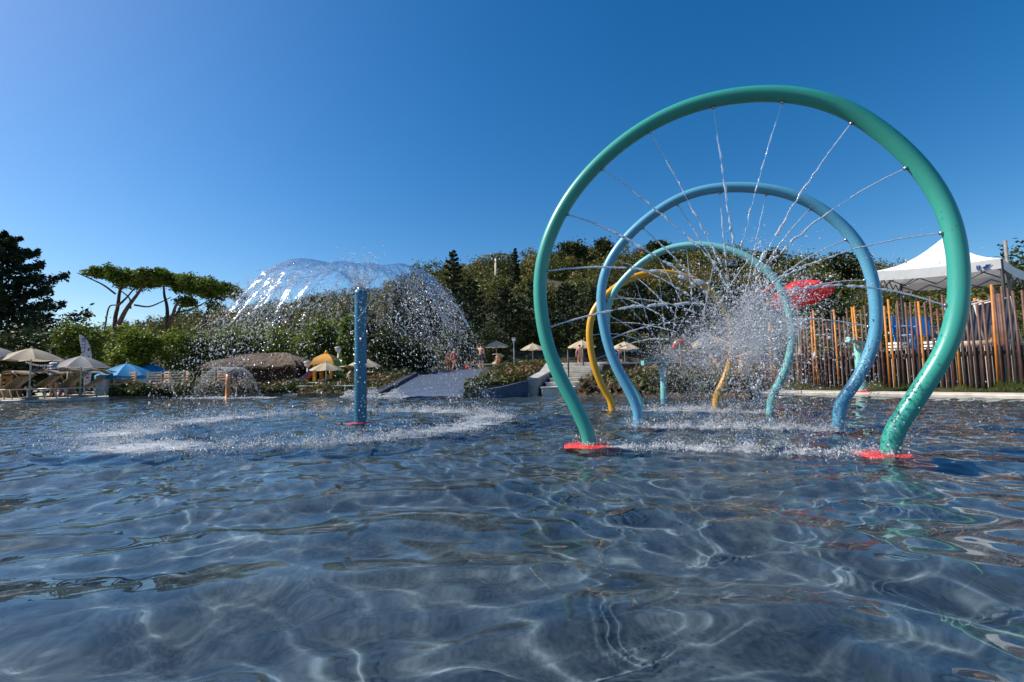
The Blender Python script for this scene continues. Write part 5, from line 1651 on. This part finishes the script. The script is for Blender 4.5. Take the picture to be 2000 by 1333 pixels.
def play_tower():
    Y = 19.2
    c = P(637, 760, Y)
    root = empty('play_tower', (c.x, Y, 0.1), 'yellow roofed play tower with purple and orange slide', 'playground')
    Z = lambda py: P(637, py, Y).z - 0.1
    ym = mat('tower_yellow', (0.72, 0.30, 0.01), 0.45, 0.08, 6); pm = mat('slide_purple', (0.10, 0.05, 0.17), 0.4); om = mat('slide_orange', (0.62, 0.13, 0.02), 0.45)
    hw = 0.34
    for sx in (-1, 1):
        for sy in (-1, 1): MB().box((sx * hw, sy * hw, Z(712) / 2), (0.12, 0.12, Z(712))).build('post', ym, root, 0.01)
    MB().box((0, 0, 0.85), (0.82, 0.82, 0.05)).build('platform', ym, root)
    ro = MB()
    zt, ze = Z(689), Z(710)
    rf = []
    for k in range(4):
        a0, a1 = math.pi / 4 + k * math.pi / 2, math.pi / 4 + (k + 1) * math.pi / 2
        prof = [(0.70, ze - 0.06), (0.66, ze + 0.02), (0.50, ze + (zt - ze) * 0.5), (0.22, ze + (zt - ze) * 0.8), (0.06, zt - 0.04)]
        vs_ = [(r * math.cos(a), r * math.sin(a), z) for r, z in prof for a in (a0, a1)]
        MB().add(vs_, [(2 * i, 2 * i + 1, 2 * i + 3, 2 * i + 2) for i in range(4)], True).build('roof_panel', ym, root)
    MB().lathe((0, 0, zt - 0.06), [(0.07, 0), (0.08, 0.06), (0.04, 0.14), (0, 0.17)], 10).build('finial', ym, root)
    # slide to the left
    pr = [(-0.3, 0.85), (-0.45, 0.80), (-0.95, 0.38), (-1.15, 0.22), (-1.40, 0.16)]
    for s, mm in ((-1, pm), (1, om)):
        vs_ = []
        for x, z in pr: vs_ += [(x, s * 0.24 - 0.015, z), (x, s * 0.24 + 0.015, z), (x, s * 0.24 + 0.015, z + 0.18), (x, s * 0.24 - 0.015, z + 0.18)]
        MB().add(vs_, [(4 * i + q, 4 * i + (q + 1) % 4, 4 * (i + 1) + (q + 1) % 4, 4 * (i + 1) + q) for i in range(4) for q in range(4)]).build('slide_side', mm, root)
    MB().add([(x, s * 0.24, z) for x, z in pr for s in (-1, 1)], [(2 * i, 2 * i + 1, 2 * i + 3, 2 * i + 2) for i in range(4)], True).build('slide_chute', om, root)
    MB().box((0.5, 0, 0.75), (0.05, 0.55, 0.95)).build('climbing_panel', mat('panel_green', (0.03, 0.20, 0.05), 0.5), root)
play_tower()

def pergola():
    Y = 23.0
    a, b = P(588, 700, Y), P(676, 697, Y)
    root = empty('shade_pergola', ((a.x + b.x) / 2, Y, 0.1), 'flat cream shade roof on thin posts behind the yellow tower', 'pergola')
    w = b.x - a.x; z = a.z - 0.1
    MB().box((0, 0.8, z), (w, 1.8, 0.13)).build('roof', M_CREAM, root, 0.02)
    for sx in (-1, 1):
        for y in (0.0, 1.6): MB().tube([(sx * (w / 2 - 0.1), y, 0), (sx * (w / 2 - 0.1), y, z - 0.06)], 0.04, 8).build('post', M_POLE, root)
pergola()

def lamp(px, pytop, Y, gz, lab):
    t = P(px, pytop, Y)
    root = empty('lamp_post', (t.x, Y, gz), lab, 'lamp post', 'lamp posts around the pool')
    H = t.z - gz
    MB().tube([(0, 0, 0), (0, 0, H - 0.30)], [0.05, 0.035], 8).build('pole', M_POLE, root)
    MB().lathe((0, 0, 0), [(0.09, 0), (0.09, 0.06), (0.05, 0.10)], 10).build('foot', M_POLE, root)
    MB().lathe((0, 0, H), [(0.04, -0.30), (0.11, -0.24), (0.15, -0.08), (0.0, -0.08)], 12).build('lamp_glass', M_WHITE, root)
    MB().lathe((0, 0, H), [(0.19, -0.085), (0.17, -0.05), (0.05, 0.0), (0, 0.01)], 12).build('lamp_cap', mat('lamp_grey', (0.3, 0.3, 0.3), 0.5), root)
lamp(661, 677, 21.5, 0.1, 'grey lamp post right of the yellow play tower')
lamp(682, 660, 24.5, 0.1, 'tall pale lamp post just left of the blue column')
lamp(601, 705, 20.2, 0.1, 'short lamp post left of the yellow play tower')
lamp(1003, 659, 33, TERR_Z, 'lamp post between two cream parasols at the ramp')
def pylon():
    t = P(968, 506, 70); b = P(969, 552, 70)
    root = empty('power_pylon', (t.x, 70, b.z - 1), 'pale concrete power pole with crossarm on the hillside', 'pole')
    H = t.z - b.z + 1
    MB().tube([(0, 0, 0), (0, 0, H)], [0.22, 0.15], 8).build('pole', M_STEP, root)
    MB().box((0, 0, H - 0.2), (1.3, 0.10, 0.10)).build('crossarm', MATS['grey_steel'], root)
    for x in (-.6, 0, .6): MB().lathe((x, 0, H - 0.13), [(0.06, 0), (0.09, 0.12), (0.05, 0.25), (0, 0.27)], 8).build('insulator', M_WHITE, root)
pylon()
def far_house(px, py, Y, w, h, d, lab, roofm):
    c = P(px, py, Y)
    root = empty('hill_house', (c.x, Y, c.z - h), lab, 'house', 'small houses on the hill')
    MB().box((0, 0, h / 2), (w, d, h)).build('wall', M_WHITE, root)
    MB().add([(-w / 2 - .3, -d / 2 - .3, h), (w / 2 + .3, -d / 2 - .3, h), (w / 2 + .3, d / 2 + .3, h), (-w / 2 - .3, d / 2 + .3, h), (-w / 4, 0, h + 0.5), (w / 4, 0, h + 0.5)],
             [(0, 1, 5, 4), (1, 2, 5), (2, 3, 4, 5), (3, 0, 4)]).build('roof', roofm, root)
    for x in (-0.25, 0.25):
        f = MB().box((x * w, -d / 2 - 0.03, h * 0.55), (0.4, 0.08, 0.6)).build('window', M_DARKW, root)
        MB().box((x * w, -d / 2 - 0.09, h * 0.55), (0.3, 0.02, 0.5)).build('pane', mat('pane_glass', (0.05, 0.07, 0.09), 0.1), f)
RT_ = mat('roof_tile', (0.40, 0.22, 0.14), 0.85, 0.2, 3)
far_house(953, 502, 92, 1.4, 2.4, 3, 'tiny white house at the left end of the hill crest', M_WHITE)
far_house(973, 501, 94, 2.6, 1.6, 4, 'low white house on the hill crest above the power pole', M_WHITE)
far_house(988, 503, 93, 2.2, 1.4, 4, 'pale low house on the crest right of the power pole', RT_)
far_house(1418, 512, 80, 2.6, 1.1, 3, 'pinkish house among trees behind the teal ring', RT_)

def feather_flag():
    Y = 17.5
    b, t = P(176, 752, Y), P(156, 655, Y)
    root = empty('feather_flag', (b.x, Y, 0.1), 'tall white feather flag with blue lettering beside the shrubs', 'flag')
    Z = lambda py: P(170, py, Y).z - 0.1
    X = lambda px: P(px, 700, Y).x - b.x
    out = [(154, 655), (160, 656), (168, 664), (174, 674), (178, 690), (180, 705), (180, 730), (178, 752), (168, 752), (165, 720), (161, 695), (157, 672)]
    q = [(X(a), Z(c)) for a, c in out]
    n = len(q)
    fm = mat('flag_cloth', (0.62, 0.60, 0.64), 0.8, 0.06, 8, translucent=0.3)
    fl = MB().add([(x, -0.012, z) for x, z in q] + [(x, 0.012, z) for x, z in q], [tuple(range(n)), tuple(range(n, 2 * n))[::-1]] + [(i, (i + 1) % n, (i + 1) % n + n, i + n) for i in range(n)]).build('banner', fm, root)
    pole = spline([[X(168), 0, -0.05], [X(166), 0, Z(720)], [X(161), 0, Z(692)], [X(156), 0, Z(668)], [X(154), 0, Z(655)]], 20)
    MB().tube([Vector(p) for p in pole], 0.018, 6).build('pole', M_POLE, root)
    MB().lathe((X(168), 0, 0), [(0.25, -0.02), (0.25, 0.03), (0.04, 0.06)], 12).build('foot', M_CONC, root)
    ink = mat('flag_ink', (0.03, 0.04, 0.16), 0.7); rd = mat('flag_red', (0.5, 0.04, 0.03), 0.7); gr = mat('flag_green', (0.2, 0.28, 0.12), 0.7)
    lettering('CLUB', fl, (X(166.5), -0.016, Z(675)), 0.24, (R(90), R(-85), 0), ink)
    def mark(px, py, w, h, mm, rot=0):
        M_ = Matrix.Rotation(rot, 3, 'Y')
        MB().box((X(px), -0.016, Z(py)), (w, 0.006, h), M=M_).build('printed_mark', mm, fl)
    mark(173.5, 683, 0.05, 0.14, rd, 0.6); mark(173, 683.5, 0.04, 0.10, ink, -0.6); mark(172, 672, 0.05, 0.06, gr); mark(174, 697, 0.09, 0.03, ink, 0.4)
    mark(173, 727, 0.06, 0.12, gr); mark(173, 738, 0.10, 0.05, ink)
feather_flag()

def tent():
    Y = 19.0
    a, b = P(66, 731, Y), P(188, 731, Y); t = P(128, 697, Y)
    w = (b.x - a.x) / 2
    root = empty('shade_tent', ((a.x + b.x) / 2, Y, 0.1), 'low brown pyramid shade tent behind the grey beige parasol', 'tent')
    e, tz = a.z - 0.1, t.z - 0.1
    cs = [(-w, -1.2), (w, -1.2), (w, 1.2), (-w, 1.2)]
    tm = mat('tent_cloth', (0.20, 0.155, 0.12), 0.9, 0.15, 6, translucent=0.15)
    for i in range(4):
        p, q = cs[i], cs[(i + 1) % 4]
        vs_ = []
        for j in range(6):
            s = j / 5
            for u in (0, 0.5, 1):
                x = (p[0] * (1 - u) + q[0] * u) * s; y = (p[1] * (1 - u) + q[1] * u) * s
                vs_.append((x, y, tz + (e - tz) * s - 0.12 * math.sin(math.pi * s)))
        MB().add(vs_, [(3 * j + k, 3 * j + k + 1, 3 * j + k + 4, 3 * j + k + 3) for j in range(5) for k in range(2)], True).build('roof_panel', tm, root)
        MB().tube([(p[0], p[1], 0), (p[0], p[1], e)], 0.04, 8).build('post', M_WOOD, root)
tent()

def kiosk():
    Y = 19.3
    c = P(211, 760, Y)
    root = empty('kiosk', (c.x, Y, 0.1), 'small white kiosk cabinet with awning left of the blue parasols', 'kiosk')
    h = P(211, 729, Y).z - 0.1
    MB().box((-0.10, 0, h / 2), (0.42, 0.5, h)).build('cabinet', mat('kiosk_white', (0.55, 0.56, 0.58), 0.6, 0.06, 4), root)
    MB().box((0.36, 0.1, h * 0.42), (0.5, 0.4, h * 0.84)).build('side_panel', mat('kiosk_brown', (0.24, 0.17, 0.13), 0.7), root)
    MB().box((0.26, -0.28, h + 0.03), (1.0, 0.7, 0.05)).build('awning', M_WHITE, root, 0.01)
    MB().box((0.38, -0.115, h * 0.62), (0.34, 0.02, 0.3)).build('poster', mat('poster_dark', (0.06, 0.06, 0.07), 0.5, 0.3, 30), root)
kiosk()
def board(px0, px1, py0, py1, Y, lab, m):
    a, b = P(px0, py0, Y), P(px1, py1, Y)
    root = empty('notice_board', ((a.x + b.x) / 2, Y, 0.1), lab, 'board', 'pale boards near the blue parasols')
    w, h = b.x - a.x, a.z - b.z
    MB().box((0, 0, b.z - 0.1 + h / 2), (w, 0.04, h)).build('panel', m, root, 0.01)
    for s in (-1, 1): MB().box((s * (w / 2 - 0.03), 0.035, (a.z - 0.1) / 2), (0.04, 0.03, a.z - 0.1)).build('leg', M_WHITE, root)
MW2 = mat('board_white', (0.55, 0.57, 0.62), 0.6, 0.1, 3)
board(266, 292, 741, 752, 19.6, 'white notice board between the two blue parasol poles', MW2)
board(296, 316, 741, 752, 19.9, 'white and blue notice board right of the second blue parasol pole', mat('board_blue', (0.30, 0.42, 0.58), 0.6, 0.5, 2))
board(319, 337, 741, 760, 19.0, 'tall pale grey board at the right of the blue parasols', MW2)
board(-2, 11, 736, 751, 18.5, 'small white board at the left edge under the cream parasol', MW2)

def wood_chair(px, py, Y, rz, lab, mm):
    c = P(px, py, Y)
    r = empty('garden_chair', (c.x, Y, 0.1), lab, 'chair', 'garden chairs by the blue parasols', rz)
    MB().box((0, 0, 0.44), (0.46, 0.44, 0.04)).build('seat', mm, r, 0.01)
    for k_ in range(4): MB().box((0, 0.2, 0.56 + 0.10 * k_), (0.40, 0.03, 0.055)).build('back_slat', mm, r)
    for s_ in (-1, 1): MB().box((s_ * 0.21, 0.2, 0.68), (0.04, 0.04, 0.48)).build('back_post', mm, r)
    for sx in (-1, 1):
        for sy in (-1, 1): MB().box((sx * 0.19, sy * 0.18, 0.21), (0.045, 0.045, 0.42)).build('leg', mm, r)
        MB().box((sx * 0.235, 0, 0.64), (0.04, 0.42, 0.03)).build('armrest', mm, r)
MWC = mat('chair_beige', (0.62, 0.40, 0.24), 0.6, 0.1, 6); MWC2 = mat('chair_cream', (0.72, 0.58, 0.36), 0.6, 0.1, 6)
for k, (px, Y, rz, lab, mm) in enumerate([(232, 17.6, 0.4, 'beige garden chair left of the first blue parasol pole', MWC), (246, 17.2, -0.5, 'beige garden chair touching the first blue parasol pole', MWC),
        (261, 18.2, 2.6, 'lone beige garden chair between the blue parasol poles', MWC), (301, 17.8, 0.7, 'cream garden chair under the right blue parasol', MWC2),
        (313, 17.6, -0.6, 'beige garden chair under the right edge of the blue parasol', MWC), (343, 17.6, 0.5, 'cream garden chair right of the tall grey board', MWC2),
        (353, 17.9, -0.8, 'beige garden chair at the left fringe of the falling water', MWC), (405, 18.2, 0.5, 'pale garden chair seen through the falling drops', MWC2), (424, 18.4, -0.3, 'pinkish garden chair left of the orange spray post', MWC)]):
    wood_chair(px, 765, Y, rz, lab, mm)

def beds_left():
    a = [P(214, 776, 16.2), P(330, 775, 16.0), P(335, 768, 17.0), P(214, 768, 17.2)]
    for p in a: p.z = 0.1
    bed('low_hedge', a, 9000, 0.10, 'low dark hedge along the pool edge below the blue parasols', 12, 0.1, 0.42, M_OAK)
    a = [P(335, 775, 16.0), P(600, 771, 16.4), P(600, 762, 18.0), P(335, 768, 17.2)]
    for p in a: p.z = 0.1
    bed('border_plants', a, 9000, 0.12, 'mixed low border plants right of the orange spray post', 13, 0.1, 0.40)
    a = [P(600, 764, 18.0), P(720, 762, 18.0), P(720, 745, 21), P(600, 745, 21)]
    for p in a: p.z = 0.1
    bed('border_plants', a, 5000, 0.12, 'low border plants around the yellow play tower', 14, 0.1, 0.35, leaf_mat('border_green', [(0.03, 0.05, 0.015), (0.08, 0.11, 0.03), (0.16, 0.15, 0.05)], 0.25))
beds_left()

def string_lights():
    a, b = P(48, 704, 17.5), P(118, 705, 18.5)
    root = empty('string_lights', a, 'sagging string of small white bulbs under the cream parasol', 'string lights')
    pts = [(b - a) * (i / 16) + Vector((0, 0, -0.16 * 4 * (i / 16) * (1 - i / 16))) for i in range(17)]
    MB().tube(pts, 0.006, 5).build('cable', M_DARKW, root)
    for p in pts[1:-1]: MB().lathe(p, [(0.0, -0.09), (0.028, -0.06), (0.03, -0.04), (0.012, 0.0)], 8).build('bulb', M_WHITE, root)
string_lights()
def lantern():
    c = P(107, 719, 18.2)
    root = empty('globe_lantern', (c.x, 18.2, 0.1), 'cream globe lantern on a pole behind the striped shirt', 'lantern')
    h = c.z - 0.1
    MB().tube([(0, 0, 0), (0, 0, h)], 0.03, 8).build('pole', M_DARKW, root)
    MB().lathe((0, 0, h), [(0.02, -0.1), (0.09, -0.07), (0.12, 0.0), (0.09, 0.07), (0, 0.11)], 12).build('globe', mat('globe_cream', (0.75, 0.68, 0.5), 0.5), root)
lantern()
def wooden_cabin():
    c = P(22, 740, 18.6)
    root = empty('wooden_cabin', (c.x, 18.6, 0.1), 'ochre wooden cupboard behind the broad cream parasol', 'cabinet')
    for k in range(4): MB().box((-0.21 + k * 0.14, 0, 0.55), (0.132, 0.4, 1.1)).build('plank', mat('ochre_wood', (0.40, 0.20, 0.04), 0.7, 0.2, 8), root, 0.006)
    MB().box((0, 0, 1.13), (0.62, 0.5, 0.05)).build('lid', M_DARKW, root)
wooden_cabin()
def stone_steps_right():
    root = empty('terraced_steps', (6.2, 12.2, 0.08), 'tan brick tiers behind the spray left of the tube fence', 'steps')
    a = P(1462, 770, 11.9); b = P(1545, 770, 11.7)
    w = b.x - a.x
    x0 = (a.x + b.x) / 2 - 6.2
    for k in range(7):
        MB().box((x0, 0.0 + 0.24 * k, 0.07 + 0.145 * k), (w + 0.35, 0.26, 0.14)).build('tier', mat('tan_brick', (0.40, 0.24, 0.14), 0.85, 0.25, 12, 0.3, 60), root, 0.006)
        if k: MB().box((x0, 0.13 + 0.24 * k, 0.07 * k + 0.005), (w + 0.33, 0.002 + 0.2, 0.14 * k - 0.01)).build('riser_fill', M_EARTH, root)
stone_steps_right()
# ================================================================ PEOPLE
M_SKIN = mat('skin', (0.50, 0.27, 0.17), 0.5, 0.08, 12)
M_SKIN2 = mat('skin_tanned', (0.36, 0.17, 0.10), 0.5, 0.08, 12)
M_HAIRD = mat('dark_hair', (0.03, 0.02, 0.015), 0.6, 0.2, 20)
M_HAIRB = mat('fair_hair', (0.32, 0.20, 0.08), 0.6, 0.2, 20)
def person(loc, rz, h, pose, label, skin, hair, garments, group='people by the pool'):
    """one continuous skinned body; hair and clothes are shells lifted from it"""
    J = {}   # joints at unit height
    if pose == 'sit':
        hip = 0.10
        J.update(pel=(0, 0, hip), spn=(0, 0.03, hip + 0.13), chs=(0, 0.03, hip + 0.26), nck=(0, 0.02, hip + 0.335), hd0=(0, 0.0, hip + 0.375), hd1=(0, -0.005, hip + 0.44))
        for s, n in ((-1, 'L'), (1, 'R')):
            J['hp' + n] = (s * 0.055, 0, hip - 0.01); J['kn' + n] = (s * 0.075, -0.20, hip + 0.09); J['an' + n] = (s * 0.07, -0.26, 0.03); J['to' + n] = (s * 0.075, -0.34, 0.018)
            J['sh' + n] = (s * 0.105, 0.03, hip + 0.29); J['el' + n] = (s * 0.14, -0.04, hip + 0.15); J['wr' + n] = (s * 0.10, -0.15, hip + 0.10); J['ha' + n] = (s * 0.09, -0.20, hip + 0.10)
    else:
        st = 0.06 if pose == 'walk' else 0.0
        J.update(pel=(0, 0, 0.50), spn=(0, 0.005, 0.61), chs=(0, 0.0, 0.73), nck=(0, -0.005, 0.825), hd0=(0, -0.012, 0.875), hd1=(0, -0.015, 0.945))
        for s, n in ((-1, 'L'), (1, 'R')):
            J['hp' + n] = (s * 0.055, 0, 0.485); J['kn' + n] = (s * 0.062, -st * s - 0.01, 0.275); J['an' + n] = (s * 0.065, st * 1.4 * s + 0.01, 0.04); J['to' + n] = (s * 0.075, st * 1.4 * s - 0.085, 0.014)
            J['sh' + n] = (s * 0.108, 0.0, 0.775); J['el' + n] = (s * 0.145, 0.01 + st * s, 0.60); J['wr' + n] = (s * 0.150, -0.04 + st * s, 0.465); J['ha' + n] = (s * 0.145, -0.055 + st * s, 0.41)
            if pose == 'arms': J['el' + n] = (s * 0.17, -0.06, 0.64); J['wr' + n] = (s * 0.07, -0.15, 0.66); J['ha' + n] = (s * 0.03, -0.17, 0.67)
            if pose == 'raise' and s == 1: J['el' + n] = (0.16, -0.02, 0.87); J['wr' + n] = (0.09, -0.03, 0.97); J['ha' + n] = (0.06, -0.03, 1.0)
    rad = dict(pel=0.078, spn=0.068, chs=0.082, nck=0.032, hd0=0.050, hd1=0.054, hp=0.055, kn=0.034, an=0.022, to=0.017, sh=0.036, el=0.024, wr=0.018, ha=0.020)
    names = list(J)
    E = [('pel', 'spn'), ('spn', 'chs'), ('chs', 'nck'), ('nck', 'hd0'), ('hd0', 'hd1')]
    for n in 'LR': E += [('pel', 'hp' + n), ('hp' + n, 'kn' + n), ('kn' + n, 'an' + n), ('an' + n, 'to' + n), ('chs', 'sh' + n), ('sh' + n, 'el' + n), ('el' + n, 'wr' + n), ('wr' + n, 'ha' + n)]
    me = bpy.data.meshes.new('body')
    me.from_pydata([Vector(J[n]) * h for n in names], [(names.index(a), names.index(b)) for a, b in E], [])
    ob = bpy.data.objects.new('body_src', me); COL.objects.link(ob)
    sk = ob.modifiers.new('skin', 'SKIN'); sk.use_smooth_shade = True
    ob.modifiers.new('sub', 'SUBSURF').levels = 1
    for i, n in enumerate(names):
        r = rad.get(n, rad.get(n[:2], 0.03)) * h
        me.skin_vertices[0].data[i].radius = (r, r * (0.8 if n in ('chs', 'spn', 'pel') else 1))
        me.skin_vertices[0].data[i].use_root = n == 'pel'
    dg = bpy.context.evaluated_depsgraph_get()
    bm_ = bpy.data.meshes.new_from_object(ob.evaluated_get(dg))
    bpy.data.objects.remove(ob)
    bm_.materials.clear()
    root = empty('person', loc, label, 'person', group, rz)
    body = link('body', bm_, skin, root)
    zoff = -min(v.co.z for v in bm_.vertices)
    body.location.z = zoff
    dz = 0.40 if pose == 'sit' else 0.0
    def shell(name, m, test, lift):
        fs = [p for p in bm_.polygons if test(p.center / h)]
        if not fs: return
        used = sorted({i for p in fs for i in p.vertices}); mp = {v: i for i, v in enumerate(used)}
        vs_ = [bm_.vertices[i].co + bm_.vertices[i].normal * lift * h for i in used]
        mb = MB(); mb.add(vs_, [tuple(mp[i] for i in p.vertices) for p in fs], True)
        o = mb.build(name, m, root); o.location.z = zoff
    hz = J['hd1'][2]
    shell('hair', hair, lambda c: c.z > hz - 0.065 and (c.y > J['hd1'][1] - 0.012 or c.z > hz + 0.015), 0.008)
    zz = J['pel'][2]
    for g, m in garments:
        if g == 'shorts': shell('shorts', m, lambda c: (zz - 0.17 < c.z < zz + 0.05 and abs(c.x) < 0.125) if pose != 'sit' else (c.z < zz + 0.07 and c.y > -0.15 and abs(c.x) < 0.13), 0.008)
        if g == 'briefs': shell('bikini_bottom', m, lambda c: zz - 0.055 < c.z < zz + 0.035 and abs(c.x) < 0.12 and c.y > -0.12, 0.004)
        if g == 'top': shell('bikini_top', m, lambda c: zz + 0.19 < c.z < zz + 0.255 and abs(c.x) < 0.105, 0.004)
        if g == 'shirt': shell('shirt', m, lambda c: (zz - 0.02 < c.z < zz + 0.305) and (abs(c.x) < 0.150), 0.010)
        if g == 'suit': shell('swimsuit', m, lambda c: zz - 0.055 < c.z < zz + 0.25 and abs(c.x) < 0.115, 0.005)
    # small face: nose and eyes
    f = MB(); hc = Vector(J['hd0']) * h
    f.lathe((hc.x, hc.y - 0.048 * h, hc.z + 0.012 * h + zoff), [(0, -0.012 * h), (0.010 * h, -0.004 * h), (0, 0.012 * h)], 6)
    f.build('nose', skin, root)
    for s in (-1, 1):
        MB().lathe((hc.x + s * 0.018 * h, hc.y - 0.044 * h, hc.z + 0.026 * h + zoff), [(0, -0.006 * h), (0.007 * h, 0), (0, 0.006 * h)], 6).build('eye', M_HAIRD, root)
    return root
SW_R = mat('swim_red', (0.55, 0.05, 0.03), 0.7); SW_D = mat('swim_dark', (0.04, 0.04, 0.07), 0.7); SW_P = mat('swim_pink', (0.65, 0.18, 0.28), 0.7); SW_O = mat('swim_orange', (0.62, 0.16, 0.05), 0.7)
def striped():
    m = bpy.data.materials.new('striped_shirt'); nt, b = nodes_of(m); N, L = nt.nodes, nt.links
    tc = N.new('ShaderNodeTexCoord'); w = N.new('ShaderNodeTexWave'); w.bands_direction = 'Z'; w.inputs['Scale'].default_value = 3.0
    L.new(tc.outputs['Object'], w.inputs['Vector']); cr = N.new('ShaderNodeValToRGB'); cr.color_ramp.interpolation = 'CONSTANT'
    cr.color_ramp.elements[0].color = (0.03, 0.04, 0.09, 1); cr.color_ramp.elements[1].position = 0.55; cr.color_ramp.elements[1].color = (0.6, 0.62, 0.68, 1)
    L.new(w.outputs['Fac'], cr.inputs[0]); L.new(cr.outputs[0], b.inputs['Base Color'])
    return m
def at(px, py, Y, z):
    c = P(px, py, Y); return (c.x, Y, z)
TZ = TERR_Z + 0.03
person(at(876, 722, 26.6, TZ), 0.4, 1.12, 'stand', 'child in orange red shorts, leftmost at the ramp top', M_SKIN2, M_HAIRD, [('shorts', SW_O)])
person(at(888, 722, 26.4, TZ), -0.3, 1.32, 'walk', 'child in a red swimsuit walking second from left at the ramp top', M_SKIN, M_HAIRD, [('suit', SW_R)])
person(at(912, 723, 26.3, TZ), 0.9, 1.15, 'sit', 'fair haired child sitting in red trunks at the ramp top', M_SKIN, M_HAIRB, [('shorts', SW_R)])
person(at(926, 723, 26.5, TZ), -0.2, 1.05, 'sit', 'small child sitting in dark swimwear beside the tall boy', M_SKIN2, M_HAIRB, [('suit', SW_D)])
person(at(940, 722, 26.2, TZ), 2.6, 1.52, 'raise', 'tall boy in dark patterned shorts standing with one arm up at the ramp', M_SKIN, M_HAIRD, [('shorts', SW_D)])
person(at(972, 718, 27.5, TZ), 2.9, 0.98, 'stand', 'small child in orange trunks behind the raised bed', M_SKIN, M_HAIRB, [('shorts', SW_O)])
person(at(1133, 712, 30.0, TZ), 3.0, 1.62, 'walk', 'woman in a pink bikini walking above the pale steps', M_SKIN, M_HAIRD, [('briefs', SW_P), ('top', SW_P)])
person(at(1212, 710, 30.5, TZ), 0.6, 1.62, 'arms', 'bather with folded arms under the parasol behind the teal ring', M_SKIN, M_HAIRD, [('shorts', SW_D)])
person(at(105, 760, 17.6, 0.1), 3.0, 1.66, 'stand', 'person in a striped navy and white shirt near the left parasols', M_SKIN2, M_HAIRD, [('shirt', striped()), ('shorts', SW_D)])
person(at(136, 762, 18.4, 0.1), 0.2, 1.45, 'sit', 'bather sitting in pink swimwear left of the feather flag', M_SKIN, M_HAIRB, [('suit', SW_P)])
